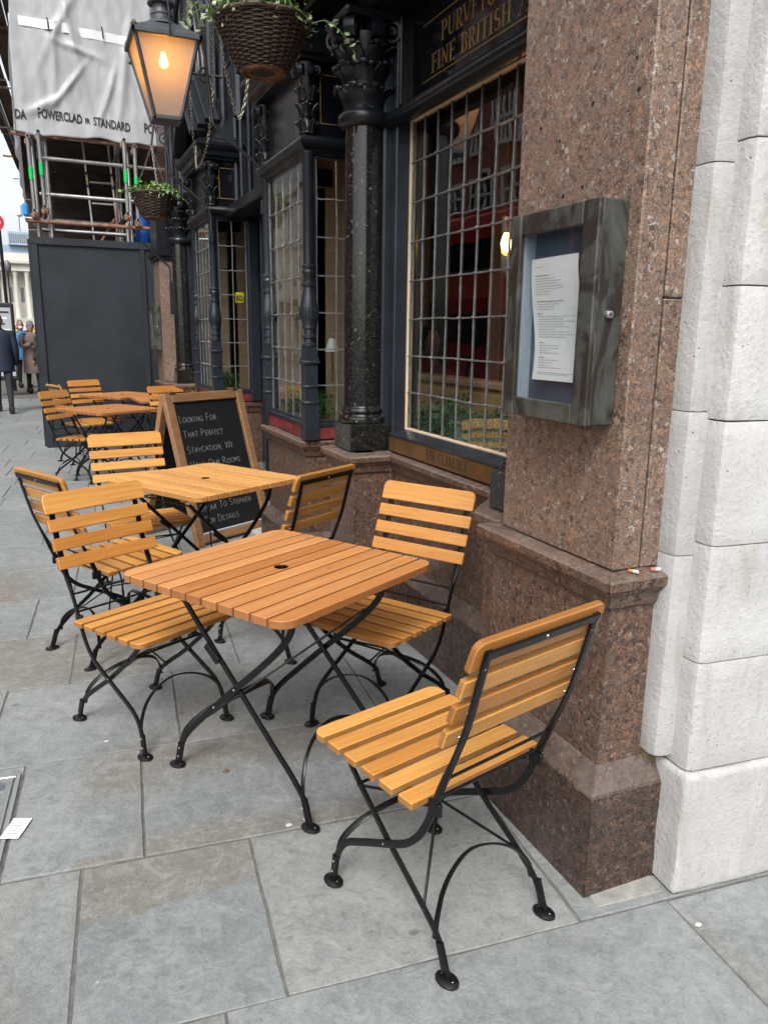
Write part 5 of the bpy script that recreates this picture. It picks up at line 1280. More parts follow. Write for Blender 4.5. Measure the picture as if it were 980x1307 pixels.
lines = [('Looking For', .895, -.285), ('That Perfect', .785, -.275), ('Staycation, We', .672, -.27), ('Have Our Rooms', .56, -.27), ('The Clarence', .335, -.24), ('Speak To Stephen', .245, -.275), ('For Details', .150, -.26)]
for s, z, x in lines:
    mb = MB(); stroke_text(mb, s, .039, .0026, .0025, .0006, True, rr, 1.16, x, z, .20)
    o = stuff(mb.obj('chalk_lettering', CHALK, f, (0, -.0045, 0)))
MB().tube([(-.36, .03, .52), (-.37, .20, .50), (-.36, .42, .52)], .004, 6).obj('stay_cord', m_plain('white_cord', (.6, .6, .58), .7), ab)
MB().lathe([(.012, 0), (.012, .01), (.005, .014)], 8, T(-.375, .10, .52) @ RX(pi / 2)).obj('cord_eye', STEEL, ab)
for sx in (-.3, .3): MB().cbox((sx - .03, .27, 1.068), (sx + .03, .33, 1.083), .003).obj('hinge', BRASS, ab)

# ================================================================ hoarding and scaffold
hb_ = thing('site_hoarding', 'tall charcoal plywood hoarding box closing off the pavement below the scaffold', 'hoarding', (0, 10.9, 0))
MB().box((-.045, 0, 0), (1.50, .04, 2.60)).obj('ply_front', HOARD, hb_)
MB().box((-.045, .04, 0), (-.005, 7.0, 2.60)).obj('ply_side', HOARD, hb_)
for x0, x1, z0, z1 in ((-.06, .025, .0, 2.53), (1.235, 1.30, .0, 2.53), (1.46, 1.515, 0, 2.53), (-.06, 1.515, 2.53, 2.62), (.025, 1.235, 0, .10)):
    MB().cbox((x0 + .001, -.03, z0), (x1 - .001, -.001, z1 - .002), .005).obj('batten', HOARD, hb_)
for k in range(6): MB().cbox((-.085, .1 + k * 1.15, 0), (-.046, .19 + k * 1.15, 2.6), .004).obj('batten', HOARD, hb_)
sc_r = MB()
for x, z in [(.66, 2.574), (.15, 2.574), (1.2, 2.574), (1.265, 2.2), (1.265, 1.5), (1.265, .9), (-.02, 2.2), (-.02, 1.6), (-.02, .9), (.7, 2.2), (.72, 1.6)]: sc_r.lathe([(.007, 0), (.004, .003)], 6, T(x, -.03, z) @ RX(pi / 2))
stuff(sc_r.obj('screw_heads', STEEL, hb_))
MB().cbox((.13, -.012, .75), (.15, -.001, .82), .002).obj('latch', STEEL, hb_)
sca = thing('scaffold', 'steel tube scaffold above the hoarding with green-taped uprights and a ladder bay', 'scaffold', (0, 10.9, 0))
GTAPE = m_plain('green_tape', (.01, .55, .12), .5); YTAPE = m_plain('yellow_tape', (.6, .5, .03), .5); BOREM = m_plain('tube_bore', (.01, .01, .01), .9)
def pole(a, b, m=GALV, r=.0245, name='tube', ends=True):
    p = MB().tube([a, b], r, 12).obj(name, m, sca, smooth=True)
    if ends:
        d = (Vector(b) - Vector(a)).normalized()
        for e, s in ((Vector(a), -1), (Vector(b), 1)):
            q = (d * s).to_track_quat('Z', 'Y').to_matrix().to_4x4()
            MB().lathe([(r * .78, .0), (r * .78, .0015)], 10, T(*e) @ q).obj('tube_bore', BOREM, p)
    return p
def coupler(p, d='x'):
    mb = MB(); mb.cbox((-.04, -.035, -.035), (.04, .035, .035), .012); mb.lathe([(.012, 0), (.012, .05), (.008, .055)], 6, T(.0, -.03, 0) @ RX(pi / 2)); mb.obj('coupler', RUSTY, sca, p)
for x, zt_, zb2 in ((.018, 3.70, 2.93), (.136, 3.76, 2.985), (1.10, 3.765, 2.97), (1.222, 3.70, 2.90)):
    p = pole((x, -.22, zt_), (x + .012, -.10, zb2)); MB().tube([(x + .004, -.185, (zt_ + zb2) / 2 + .08), (x + .006, -.165, (zt_ + zb2) / 2 - .06)], .0262, 12).obj('tape_band', GTAPE, p)
    pole((x, -.25, zt_ + .02), (x, 1.3, zt_ + .02)); pole((x + .01, -.12, zb2 - .02), (x + .01, 1.3, zb2 - .02)); coupler((x, -.15, zt_ - .03)); coupler((x + .01, -.08, zb2 - .07))
for x in (.06, .21, 1.14, 1.17):
    for y in (.12, 1.3): pole((x, y, 2.3 if y < 1 else 0), (x, y, 9), GALV)
for z, y, m_, x0, x1 in ((3.775, -.05, RUSTY, -.16, 1.75), (3.555, .1, GALV, .15, 1.75), (3.14, .12, GALV, .1, 1.75), (2.80, -.04, RUSTY, -.08, 1.62), (2.74, .3, GALV, .1, 1.62), (3.0, 1.4, GALV, -.1, 1.62)):
    pole((x0, y, z), (x1, y, z - .01), m_)
for x in (.21, 1.12): pole((x, .1, 2.60), (x, .1, 2.86), GALV, .028)
for a, b in (((.75, .5, 2.55), (1.0, .5, 2.95)), ((1.0, .4, 2.6), (1.05, .4, 3.4))): pole(a, b, RUSTY, .018)
scr = MB()
for j in range(13): MB().cbox((-.08, 3.3, 2.62 + j * .225), (1.60, 3.34, 2.62 + j * .225 + .218), .004).obj('screen_board', m_plain('brown_screen_board', (.060, .042, .032), .85, 0, .4, 3) if j == 0 else bpy.data.materials['brown_screen_board'], sca)
lad = thing('ladder', 'narrow ladder with black and yellow taped stiles inside the scaffold', 'ladder', (0, 11.35, 0))
for s, x in ((0, .68), (1, .99)):
    MB().bar([(x - .02, .02, 3.85), (x + .04, -.03, 2.60)], (.012, .022), (0, 1, 0)).obj('stile', GALV, lad)
    for z in (3.5, 3.42, 3.34, 3.26, 3.18): MB().bar([(x - .003 + (3.5 - z) * .05, .0, z), (x + .002 + (3.5 - z) * .05, -.003, z - .035)], (.0135, .0235), (0, 1, 0)).obj('tape_band', YTAPE if round(z * 100) % 16 < 8 else TEXTBLK, lad)
for z in (3.62, 3.38, 3.12, 2.85): MB().tube([(.69 + (3.85 - z) * .045, 0, z), (1.0 + (3.85 - z) * .045, 0, z)], .014, 8).obj('rung', GALV, lad)
bl = thing('water_butt', 'bright blue plastic drum standing in the scaffold behind the small basket', 'drum', (1.33, 11.2, 2.62))
MB().lathe([(.085, 0), (.095, .02), (.095, .10), (.10, .12), (.10, .16), (.095, .18), (.095, .40), (.06, .44)], 20).obj('drum', m_plain('blue_plastic', (.01, .09, .42), .35), bl, smooth=True); MB().lathe([(.03, .44), (.03, .47)], 12).obj('cap', TEXTBLK, bl)
bg_ = thing('blue_white_bag', 'blue and white plastic bag hanging on the left end of the lower scaffold tube', 'bag', (-.11, 10.82, 2.90))
MB().cbox((-.07, -.04, -.07), (.0, .04, .08), .02).obj('white_half', m_plain('white_plastic', (.7, .75, .78), .3), bg_); MB().cbox((.001, -.038, -.06), (.07, .04, .09), .02).obj('blue_half', m_plain('bag_blue', (.03, .25, .6), .3), bg_)
# ---- sheeting with folds
def m_sheet():
    m = bpy.data.materials.new('translucent_white_sheet'); m.use_nodes = True; t = m.node_tree; b = t.nodes['Principled BSDF']
    g = noise_n(t, coords(t, (1, 1, 1), 'Object', False), 2.5, 5); 
    t.links.new(ramp(t, g, [(.3, (.50, .51, .535)), (.7, (.63, .64, .66))]).outputs[0], b.inputs['Base Color']); b.inputs['Roughness'].default_value = .33
    bump(t, b, noise_n(t, coords(t, (1, 1, .6), 'Object', False), 9, 6, .6, .6), .24, .02)
    tl = N(t, 'ShaderNodeBsdfTranslucent'); tl.inputs[0].default_value = (.7, .72, .74, 1); mx = N(t, 'ShaderNodeMixShader'); mx.inputs[0].default_value = .38
    t.links.new(b.outputs[0], mx.inputs[1]); t.links.new(tl.outputs[0], mx.inputs[2]); t.links.new(mx.outputs[0], t.nodes['Material Output'].inputs[0]); return m
SHEET = m_sheet()
def fold(x, z):
    """out-of-plane offset of the sheeting at (x, z)"""
    d = .05 * noise.noise((x * 2.2, z * .9, 3)) + .022 * noise.noise((x * 6 + z * 1.5, z * 1.6, 9)) + .005 * noise.noise((x * 14, z * 7, 2))
    for cx, cz, L, w, dx, dz in ((.42, 5.0, .9, .05, .5, 1), (.55, 4.9, .8, .045, -.25, 1), (1.15, 4.55, 1.0, .05, .16, 1), (1.35, 4.5, .8, .04, -.2, 1), (.35, 4.55, .7, .05, .05, 1), (.62, 4.75, .5, .035, 1, -.25), (.2, 4.1, .45, .05, 1, .55), (.95, 4.3, .6, .035, .35, 1), (.5, 4.35, .6, .03, .8, 1)):
        n = math.hypot(dx, dz); ux, uz = dx / n, dz / n; a = (x - cx) * ux + (z - cz) * uz; b = -(x - cx) * uz + (z - cz) * ux
        d += .034 * math.exp(-(b / w) ** 2) * math.exp(-(a / (L * .5)) ** 2)
    return d
sh = thing('scaffold_sheeting', 'crumpled white translucent plastic sheeting wrapped round the scaffold', 'sheeting', (0, 10.78, 0))
nx, nz = 110, 130; X0, X1, Z0, Z1 = -.12, 1.66, 3.78, 6.6
vs = []
for j in range(nz + 1):
    for i in range(nx + 1):
        x = X0 + (X1 - X0) * i / nx; z = Z0 + (Z1 - Z0) * j / nz
        hem = .05 * noise.noise((x * 3, 0, 7)) * (1 - j / nz) ** 8
        vs.append((x + .02 * noise.noise((z * 2, 4, 4)) + (.035 * (z - Z0) if i == 0 else 0) * 0 + .04 * (z - Z0) * (1 - i / nx), -fold(x, z), z + hem - .06 * (x - .7) * 0))
fs = [(j * (nx + 1) + i, j * (nx + 1) + i + 1, (j + 1) * (nx + 1) + i + 1, (j + 1) * (nx + 1) + i) for j in range(nz) for i in range(nx)]
me = bpy.data.meshes.new('sheet'); me.from_pydata(vs, [], fs)
for p in me.polygons: p.use_smooth = True
so_ = link('sheet', me, SHEET, sh); so_.modifiers.new('thick', 'SOLIDIFY').thickness = .002
mb = MB(); 
# the side that returns along the street
vs = []; n1, n2 = 60, 50
for j in range(n2 + 1):
    for i in range(n1 + 1):
        y = i / n1 * 8; z = Z0 - .05 + (Z1 - Z0) * j / n2; vs.append((X0 + .04 * (z - Z0) + .05 * noise.noise((y * 1.3, z, 5)), y, z))
me = bpy.data.meshes.new('sheet_side'); me.from_pydata(vs, [], [(j * (n1 + 1) + i, j * (n1 + 1) + i + 1, (j + 1) * (n1 + 1) + i + 1, (j + 1) * (n1 + 1) + i) for j in range(n2) for i in range(n1)])
for p in me.polygons: p.use_smooth = True
link('sheet_side', me, SHEET, sh)
# taped seam and ties
sm = []
for i in range(61):
    x = -.08 + 1.72 * i / 60
    for dz in (0, .10): z = 4.93 - .05 * x + dz; sm.append((x, -fold(x, z) - .004, z))
mb = MB().add(sm, [(2 * i, 2 * i + 2, 2 * i + 3, 2 * i + 1) for i in range(60)]); mb.obj('seam_tape', m_plain('white_tape', (.66, .67, .68), .4), sh, smooth=True)
for x in (.33, .93): MB().tube([(x, -fold(x, 5) - .03, 5.03), (x + .01, -fold(x, 4.9) - .035, 4.90)], .008, 5).obj('tie', TEXTBLK, sh)
def printed(txt, x0, z0, size, slope=0.0, bold=.012, sx_=.60, word='printed_lettering'):
    cu = bpy.data.curves.new('txt', 'FONT'); cu.body = txt; cu.size = size; cu.offset = bold * size; cu.resolution_u = 3
    o = bpy.data.objects.new('txt', cu); COL.objects.link(o)
    dg = bpy.context.evaluated_depsgraph_get(); m2 = bpy.data.meshes.new_from_object(o.evaluated_get(dg)); COL.objects.unlink(o); bpy.data.objects.remove(o)
    bm = bmesh.new(); bm.from_mesh(m2); bmesh.ops.triangulate(bm, faces=bm.faces[:])
    bmesh.ops.subdivide_edges(bm, edges=[e for e in bm.edges if e.calc_length() > size * .25], cuts=2)
    for v in bm.verts:
        x = x0 + v.co.x * sx_; z = z0 + v.co.y + slope * v.co.x; v.co = Vector((x, -fold(x, z) - .006, z))
    bm.to_mesh(m2); bm.free(); me_ = m2; me_.name = word; return stuff(link(word, me_, TEXTBLK, sh))
printed('POWERCLAD', .15, 3.97, .135, -.03, .035); printed('R', .61, 4.03, .035, 0, .05); printed('FR', .675, 3.955, .08, 0, .05); printed('STANDARD', .77, 3.945, .135, -.05, .035); printed('DA', -.10, 3.93, .14, 0, .035); printed('POW', 1.36, 3.92, .15, -.03, .035)
printed('fire retardant sheeting', .36, 3.955, .022, -.055, .01) if False else None
# ---- boarded deck over the pavement beyond, seen from below
dk = thing('scaffold_deck', 'long brown boarded scaffold deck seen from below over the pavement at top left', 'scaffold deck', (0, 0, 5.5))
PLK = m_plain('old_scaffold_board', (.10, .065, .045), .85, 0, .45, 3.0, .3)
for i in range(11):
    xo = -.37 + i * .215 + (.03 if i > 1 else 0) + (.03 if i > 3 else 0)
    for j in range(8):
        y = 11.4 + j * 3.95
        a = rad(2.6); MB().cbox((-.100 - (.0 if i % 4 else -.006), 0, 0), (.100, 3.9, .04), .003).obj('deck_board', PLK, dk, (xo + (y - 18.9) * .049, y, random.uniform(-.004, .006)), (0, 0, -a))
for j in range(11):
    y = 12.6 + j * 2.9; MB().tube([(-.66 + (y - 18.9) * .049 + random.uniform(-.05, .05), y, -.05), (2.0, y, -.05)], .024, 8).obj('cross_tube', RUSTY if j % 3 == 0 else GALV, dk, smooth=True)
for x in (-.3, .3): MB().tube([(x - .30, 11.4, -.10), (x + 1.0, 42, -.10)], .024, 8).obj('ledger_tube', GALV, dk)
tb = thing('terrace_building', 'dark side building behind the scaffold and hoarding', 'building', (0, 0, 0))
MB().box((1.62, 11.02, 0), (9, 60, 16)).obj('wall', m_plain('sooty_brick', (.10, .065, .05), .85, 0, .3, 5), tb)

# ================================================================ the far end of the street
FARW = m_plain('pale_far_stone', (.55, .53, .48), .8, 0, .12, .3); FARD = m_plain('far_dark_glass', (.16, .17, .18), .3); BLUEG = m_plain('blue_grey_lead_roof', (.30, .38, .48), .6, 0, .15, .5)  # far glass is one plain dark grey
gal = thing('gallery_building', 'pale classical building with a columned portico at the end of the street', 'building', (0, 120, 0))
MB().box((-60, 2, 0), (14, 14, 9.3)).obj('wall', FARW, gal)
MB().box((-60, .4, 9.3), (14, 14, 10.2)).obj('entablature', FARW, gal); MB().cbox((-60.4, -.1, 10.2), (14.4, 14, 10.75), .1).obj('cornice', FARW, gal)
MB().box((-60, 1.0, 10.75), (14, 2.0, 11.7)).obj('parapet', FARW, gal)
MB().box((-60, -3, 0), (14, 2, 3.0)).obj('podium', FARW, gal)
for i in range(14):
    x = -13 + i * 1.45
    MB().lathe([(.40, 3.0), (.36, 3.2), (.29, 3.4), (.25, 8.7), (.34, 8.9), (.38, 9.3)], 14, T(x, .9, 0)).obj('column', FARW, gal, smooth=True)
for i in range(14):
    x = -12.27 + i * 1.45; w_ = MB().cbox((x - .22, 1.93, 5.2), (x + .22, 2.02, 7.2), .03).obj('window', FARD, gal)
ob = thing('office_block', 'hazy blue-grey office roofs behind the columned building', 'building', (0, 170, 0))
MB().box((-30, 0, 0), (6, 12, 17.2)).obj('wall', BLUEG, ob); MB().box((-4.6, -1, 17.2), (2, 10, 19.6)).obj('roof_storey', BLUEG, ob)
for i in range(18): MB().box((-4.4 + i * .36, -1.1, 17.6), (-4.22 + i * .36, -1.0, 19.2)).obj('window', FARD, ob)
dm = thing('domed_tower', 'faint domed tower with a thin spire on the skyline', 'tower', (-2.7, 190, 0))
MB().lathe([(1.0, 14), (1.0, 20.5)], 16).obj('drum', FARW, dm); MB().lathe([(1.1, 20.5), (1.05, 21.2), (.8, 21.7), (.3, 22.0)], 16).obj('dome', m_plain('violet_dome', (.36, .30, .55), .5), dm, smooth=True); MB().tube([(0, 0, 22), (0, 0, 25)], .12, 6).obj('spire', FARD, dm)
lp = thing('street_lamp', 'slim black street lamp far down the pavement at the left edge', 'street lamp', (-1.53, 50, 0))
MB().lathe([(.11, 0), (.08, .8), (.045, 1.0), (.035, 4.6)], 10).obj('post', IRON, lp, smooth=True); MB().lathe([(.06, 4.6), (.17, 4.75), (.20, 5.0), (.14, 5.2), (.03, 5.3)], 10).obj('lantern_head', FARD, lp, smooth=True)
# sign board and traffic sign at the left edge
ts = thing('advert_panel', 'black-framed street panel with pale printed lines at the left edge', 'street panel', (-.80, 20, 0))
MB().cbox((-.45, -.06, .35), (.235, .06, 2.09), .03).obj('frame', TEXTBLK, ts); MB().box((-.40, -.065, .45), (.165, -.061, 1.98)).obj('poster', m_plain('grey_poster', (.42, .46, .50), .4), ts)
for k in range(7): MB().box((-.36, -.069, 1.86 - k * .13), (.13 - .05 * (k % 3), -.066, 1.90 - k * .13)).obj('print_line', WHITEP if k % 2 else TEXTBLK, ts)
tp = thing('traffic_sign', 'round red road sign on a tall black post, cut by the left edge', 'road sign', (-.735, 21.5, 0))
MB().tube([(0, 0, 0), (-.03, 0, 4.3)], .04, 8).obj('post', IRON, tp); MB().lathe([(.20, 0), (.20, .012)], 24, T(-.10, -.06, 3.98) @ RX(pi / 2)).obj('disc', m_plain('sign_red', (.55, .02, .03), .4), tp); MB().box((-.22, -.079, 3.95), (.02, -.0735, 4.01)).obj('bar', WHITEP, tp)
fn = thing('site_fence', 'long white panelled barrier across the end of the street', 'barrier', (0, 70, 0))
for i in range(9): MB().cbox((-10 + i * 2.0, 0, .05), (-8.04 + i * 2.0, .06, 2.0), .02).obj('panel', m_plain('white_barrier', (.75, .76, .78), .6) if i == 0 else bpy.data.materials['white_barrier'], fn)
# ================================================================ people
SKIN = m_plain('skin', (.42, .24, .17), .5); HAIR_G = m_plain('grey_hair', (.16, .14, .13), .7); HAIR_D = m_plain('dark_hair', (.02, .015, .012), .6)
NAVY = m_plain('navy_coat_cloth', (.010, .016, .040), .7, 0, .3, 6); JEAN = m_plain('dark_trousers', (.014, .016, .022), .8); TAUPE = m_plain('taupe_quilted_coat', (.26, .195, .185), .7, 0, .2, 6)
OLV = m_plain('olive_jacket', (.035, .042, .028), .8); BLUEJ = m_plain('blue_jacket', (.04, .17, .36), .6); BEAN = m_plain('grey_knit', (.16, .17, .19), .9); SHOE = m_plain('black_shoe', (.012, .012, .013), .5)
def person(x, y, rz, label, h, coat, legs, head_m, hair=None, beanie=None, coat_low=.48, stride=.22, arm=(0.05, -.02), mask=False, arm_up=None, cx=None):
    """walking figure facing local -y; h = height; one continuous body with coat, hair etc. as children"""
    t = thing('person', label, 'person', (x, y, 0), rz); k = h / 1.75
    J = [((0, 0, .95), .135), ((0, .0, 1.15), (.15, .11)), ((0, 0, 1.36), (.17, .11)), ((0, 0, 1.46), .085), ((0, -.01, 1.53), .055),
         ((.09, 0, .88), .10), ((.10, -stride * .45, .50), .068), ((.10, -stride * .9 + .02, .09), .045), ((.10, -stride * .9 - .12, .035), .042),
         ((-.09, 0, .88), .10), ((-.10, stride * .5, .50), .068), ((-.10, stride * 1.1, .12), .045), ((-.10, stride * 1.1 - .12, .05), .040),
         ((.20, 0, 1.42), .072), ((.25, arm[0] * .5 + .02, 1.14), .052), ((.25, arm[0] - .06, .90), .038), ((.25, arm[0] - .08, .83), .030),
         ((-.20, 0, 1.42), .072), ((-.25, arm[1] * .5 + .02, 1.14), .052), ((-.25, arm[1] - .06, .90), .038), ((-.25, arm[1] - .08, .83), .030)]
    if arm_up:
        J[14] = ((.26, -.10, 1.18), .055); J[15] = ((.14, -.24, 1.30), .040); J[16] = ((.07, -.26, 1.38), .032)
        J[18] = ((-.26, -.10, 1.18), .055); J[19] = ((-.10, -.26, 1.22), .040); J[20] = ((0, -.27, 1.24), .032)
    J = [((p[0] * k, p[1] * k, p[2] * k), (r * k if isinstance(r, float) else (r[0] * k, r[1] * k))) for p, r in J]
    E_ = [(0, 1), (1, 2), (2, 3), (3, 4), (0, 5), (5, 6), (6, 7), (7, 8), (0, 9), (9, 10), (10, 11), (11, 12), (2, 13), (13, 14), (14, 15), (15, 16), (2, 17), (17, 18), (18, 19), (19, 20)]
    body = skin_body('body', J, E_, legs, t, 2)
    hp = MB(); hp.lathe([(.045, -.13), (.062, -.10), (.073, -.05), (.080, .01), (.078, .06), (.058, .105), (.02, .125)], 16, T(0, -.015 * k, 1.635 * k) @ Matrix.Diagonal((.95 * k, 1.15 * k, k, 1)))
    hd = hp.obj('head', SKIN, t, smooth=True)
    MB().lathe([(.012, 0), (.018, .015), (.006, .045)], 6, T(0, -.105 * k, 1.615 * k)).obj('nose', SKIN, hd, smooth=True)
    for s in (-1, 1):
        MB().lathe([(.010, -.02), (.016, 0), (.010, .025)], 8, T(s * .078 * k, 0, 1.63 * k)).obj('ear', SKIN, hd, smooth=True)
        MB().lathe([(.008, -.004), (.009, 0), (.008, .004)], 6, T(s * .03 * k, -.099 * k, 1.645 * k) @ RX(pi / 2)).obj('eye', HAIR_D, hd)
    MB().cbox((-.022, -.006, -.004), (.022, .004, .004), .002, T(0, -.092 * k, 1.565 * k)).obj('mouth', m_plain('lips', (.3, .1, .09), .5), hd)
    if hair: MB().lathe([(.084, -.03), (.088, .03), (.080, .075), (.055, .115), (.015, .135)], 16, T(0, .012 * k, 1.64 * k) @ Matrix.Diagonal((.95 * k, 1.12 * k, k, 1))).obj('hair', hair, t, smooth=True)
    if beanie: MB().lathe([(.088, .015), (.092, .03), (.09, .055), (.086, .06), (.080, .10), (.05, .14), (.01, .15)], 18, T(0, -.005 * k, 1.635 * k) @ Matrix.Diagonal((.98 * k, 1.15 * k, k, 1))).obj('knitted_hat', beanie, t, smooth=True)
    if mask: MB().lathe([(.05, -.03), (.062, 0), (.05, .03)], 12, T(0, -.06 * k, 1.585 * k)).obj('face_mask', WHITEP, t, smooth=True)
    # coat as a lofted shell with sleeves
    rings = [(1.50, .075, .075), (1.46, .16, .105), (1.42, .215, .125), (1.30, .225, .145), (1.10, .205, .150), (.95, .215, .160), (.75, .225, .17), (coat_low + .02, .235, .18), (coat_low, .225, .17)]
    mb = MB(); vs = []; n = 20
    for z, a, b in rings:
        for i in range(n):
            q = 2 * pi * i / n; w = 1 + .035 * noise.noise((cos(q) * 2, sin(q) * 2, z * 6 + x)); vs.append((a * k * w * cos(q), b * k * w * sin(q), z * k))
    fs = [(r * n + i, (r + 1) * n + i, (r + 1) * n + (i + 1) % n, r * n + (i + 1) % n) for r in range(len(rings) - 1) for i in range(n)]
    fs.append(tuple(range((len(rings) - 1) * n, len(rings) * n)))
    mb.add(vs, fs).obj('coat', coat, t, smooth=True)
    for a, b, c in ((13, 14, 15), (17, 18, 19)): MB().tube(spline([J[a][0], J[b][0], J[c][0]], 4), [.072 * k, .072 * k, .07 * k, .066 * k, .062 * k, .058 * k, .055 * k, .052 * k, .05 * k], 12).obj('sleeve', coat, t, smooth=True)
    for w in (16, 20):
        p = Vector(J[w][0]); hnd = MB().cbox((-.018 * k, -.03 * k, -.06 * k), (.018 * k, .03 * k, .03 * k), .012 * k, T(*p)).obj('hand', SKIN, t, smooth=True)
        for q in range(4): MB().tube([p + Vector((0, (-.022 + q * .015) * k, -.05 * k)), p + Vector((.004 * k, (-.022 + q * .015) * k, -.085 * k)), p + Vector((-.006 * k, (-.020 + q * .013) * k, -.108 * k + .006 * abs(q - 1.5)))], .0078 * k, 6).obj('finger', SKIN, hnd, smooth=True)
        MB().tube([p + Vector((0, -.028 * k, 0)), p + Vector((0, -.05 * k, -.03 * k)), p + Vector((0, -.048 * k, -.055 * k))], .009 * k, 6).obj('thumb', SKIN, hnd, smooth=True)
    for q in (7, 11):
        p = Vector(J[q][0]); MB().cbox((-.048 * k, -.17 * k, -.09 * k + (.01 if q == 7 else .0)), (.048 * k, .09 * k, .03 * k), .025 * k, T(p.x, p.y, p.z if q == 7 else p.z - .02)).obj('shoe', SHOE, t, smooth=True)
    return t
person(-.735, 15.9, pi + .05, 'man in a long navy coat walking away at the left edge', 1.76, NAVY, JEAN, SKIN, HAIR_G, None, .74, .26)
person(-.27, 20.6, .35, 'person in a long taupe coat and grey knitted hat, hands at the face', 1.68, TAUPE, JEAN, SKIN, None, BEAN, .50, .10, arm_up=True)
person(-.52, 22.6, .2, 'person in a blue jacket with a white face mask behind the taupe coat', 1.72, BLUEJ, JEAN, SKIN, HAIR_D, None, .80, .1, mask=True)
person(-.02, 20.3, -.9, 'person in an olive green jacket half hidden by the hoarding', 1.62, OLV, JEAN, SKIN, HAIR_D, None, .80, .05)
G_P = 'distant passers-by at the end of the street'
for i, (x, y, c, lb) in enumerate(((-1.2, 45, YEL, 'distant passer-by in a yellow high-visibility jacket in front of the white barrier, left'), (-.7, 46, TEXTBLK, 'distant passer-by in black in front of the white barrier, middle'), (-.35, 45, YEL, 'distant passer-by in yellow in front of the white barrier, nearest the hoarding'), (-1.75, 38, m_plain('red_coat', (.4, .05, .04), .7), 'distant passer-by in a red coat far down the pavement'))):
    p_ = person(x, y, .3 * i, lb, 1.72, c, JEAN, SKIN, HAIR_D, None, .8, .1); p_['group'] = G_P
person(-.02, 27.5, pi, 'person in dark clothes walking well behind the hoarding edge', 1.7, NAVY, JEAN, SKIN, HAIR_D)
# seated customer (inside)
skin_body('body', [((0, 0, .75), .13), ((0, 0, 1.0), (.16, .11)), ((0, 0, 1.18), (.17, .10)), ((0, 0, 1.27), .07), ((0, 0, 1.33), .05), ((.2, 0, 1.15), .07), ((.25, -.05, .95), .05), ((.1, -.25, .85), .04), ((-.2, 0, 1.15), .07), ((-.25, -.05, .95), .05), ((-.1, -.25, .85), .04)],
    [(0, 1), (1, 2), (2, 3), (3, 4), (2, 5), (5, 6), (6, 7), (2, 8), (8, 9), (9, 10)], m_plain('red_top', (.30, .05, .04), .7), pe)
MB().lathe([(.05, -.12), (.075, -.04), (.082, .04), (.05, .11), (.01, .125)], 14, T(0, 0, 1.43)).obj('head', SKIN, pe, smooth=True); MB().lathe([(.085, -.06), (.095, .03), (.06, .12), (.01, .14)], 14, T(0, .02, 1.44)).obj('hair', HAIR_D, pe, smooth=True)

# ================================================================ the other side of the street (seen only as reflections in the windows)
BRICK = m_plain('red_brick', (.32, .12, .08), .85, 0, .25, 3, .2); SASH = m_plain('white_sash', (.75, .74, .70), .5)
ro = thing('brick_building', 'red brick building with white sash windows across the street', 'building', (-13.5, 0, 0))
DGL = m_plain('dark_pane', (.02, .022, .025), .08)
MB().box((-8, 4, 0), (0, 40, 15)).obj('wall', BRICK, ro); MB().box((.0, 4, 5.9), (.22, 40, 6.1)).obj('string_course', SASH, ro)
def sash(y, z, w, h, parent, name='window'):
    w_ = MB().box((.0, y - w / 2, z), (.05, y + w / 2, z + h)).obj(name, DGL, parent)
    for a, b, c, d in ((-w / 2 - .13, -w / 2, -.10, h + .12), (w / 2, w / 2 + .13, -.10, h + .12), (-w / 2, w / 2, -.10, .03), (-w / 2, w / 2, h - .03, h + .12), (-w / 2, w / 2, h / 2 - .05, h / 2 + .05), (-w / 6 - .025, -w / 6 + .025, .03, h - .03), (w / 6 - .025, w / 6 + .025, .03, h - .03)):
        MB().box((.051, y + a, z + c), (.13, y + b, z + d)).obj('sash_bar', SASH, w_)
for y in (11.0, 13.6, 16.2, 18.8, 21.4, 24.2, 27.3, 29.5, 31.4, 33.2, 36.0): sash(y, 8.75, .95, 1.6, ro); sash(y, 12.2, .95, 1.4, ro)
for y in (20.5, 23.5, 26.5, 29.2, 31.6, 34.5): sash(y, 6.5, 1.5, 1.2, ro)
for y in (8, 12, 16, 20, 24, 28, 32): MB().box((.0, y - 1.4, .4), (.08, y + 1.4, 3.3)).obj('shop_window', DGL, ro)
BUSR = m_plain('bus_red', (.50, .02, .03), .22, 0, 0, 6, 0, .6)
bus = thing('double_decker_bus', 'red double-decker bus standing in the road, seen only as a reflection in the windows', 'bus', (-7.35, 13.6, 0))
prof = [(-1.24, .35), (1.24, .35), (1.26, 2.2), (1.25, 3.9), (1.16, 4.22), (.95, 4.36), (-.95, 4.36), (-1.16, 4.22), (-1.25, 3.9), (-1.26, 2.2)]
vs = [(x, y, z) for y in (-5.1, 5.1) for x, z in prof]; n = len(prof)
MB().add(vs, [(a, (a + 1) % n, n + (a + 1) % n, n + a) for a in range(n)] + [tuple(range(n))[::-1], tuple(range(n, 2 * n))]).obj('body', BUSR, bus)
MB().cbox((-1.0, -4.9, 4.362), (1.0, 4.9, 4.44), .03).obj('roof_panel', m_plain('bus_white_roof', (.7, .7, .7), .4), bus)
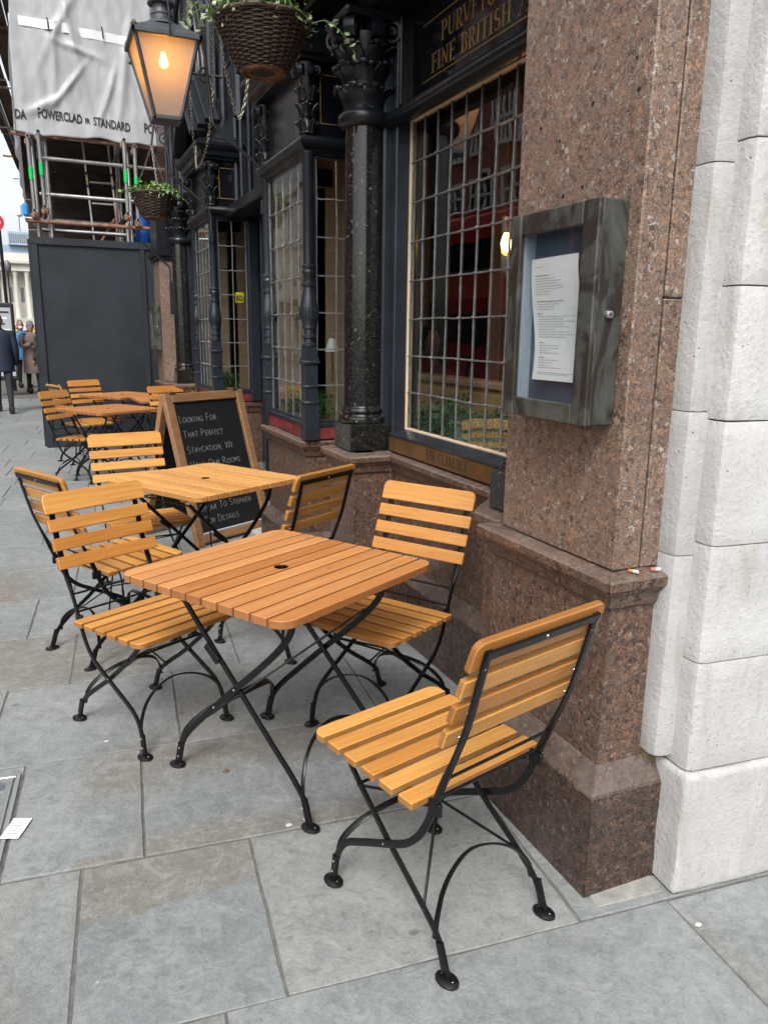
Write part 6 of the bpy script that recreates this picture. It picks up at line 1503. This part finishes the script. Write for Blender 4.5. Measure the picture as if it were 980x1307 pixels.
for i_ in range(7):
    for z0, z1 in ((1.25, 2.05), (2.95, 3.65)):
        for sx in (-1, 1): MB().cbox((sx * 1.262 - .012, -4.7 + i_ * 1.36, z0), (sx * 1.262 + .012, -4.7 + i_ * 1.36 + 1.24, z1), .01).obj('window', DGL, bus)
for z0, z1 in ((1.2, 2.3), (2.9, 3.75)):
    for sy in (-1, 1): MB().cbox((-1.1, sy * 5.11 - .015, z0), (1.1, sy * 5.11 + .015, z1), .01).obj('windscreen', DGL, bus)
for sx in (-1, 1):
    for y in (-3.3, 3.2):
        w_ = MB().lathe([(.46, -.14), (.5, -.10), (.5, .10), (.46, .14)], 24, T(sx * 1.12, y, .50) @ RY(pi / 2)).obj('wheel', RUBBER, bus); MB().lathe([(.26, -.15), (.26, .15)], 16, T(sx * 1.12, y, .50) @ RY(pi / 2)).obj('rim', STEEL, w_)
CRM = m_plain('cream_render', (.62, .60, .56), .8, 0, .1, 1)
wo_ = thing('white_building', 'tall cream stone building farther along the other side', 'building', (-13.5, 0, 0))
MB().box((-8, 42, 3.6), (0, 110, 17)).obj('wall', CRM, wo_); MB().box((-8, 42, 0), (-.3, 110, 3.6)).obj('shop_front', m_plain('dark_green_shopfront', (.012, .03, .025), .3), wo_)
for k in range(16): MB().cbox((-.3, 42.2 + k * 4.2, 0), (.05, 42.9 + k * 4.2, 3.6), .03).obj('pilaster', CRM, wo_)
for z in (3.6, 7.2, 10.6, 13.9): MB().cbox((.001, 42, z), (.30, 110, z + .35), .03).obj('string_course', CRM, wo_)
for fl in range(4):
    for j in range(22):
        y = 43.6 + j * 2.9; z = 4.5 + fl * 3.35
        if y < 108: MB().cbox((.001, y - .75, z - .15), (.14, y + .75, z - .02), .02).obj('sill', CRM, MB().box((.0, y - .62, z), (.06, y + .62, z + 1.9)).obj('window', DGL, wo_))
bb = thing('corner_building', 'stone building behind the photographer across the side road', 'building', (0, -16, 0))
MB().box((-2, -8, 0), (30, 0, 9)).obj('wall', m_plain('brown_stone', (.30, .22, .16), .85, 0, .2, 2), bb)
for fl in range(3):
    for j in range(8): x = 0 + j * 3.2; z = 1.2 + fl * 2.6; MB().box((x, .0, z), (x + 1.3, .06, z + 1.7)).obj('window', FARD, bb)
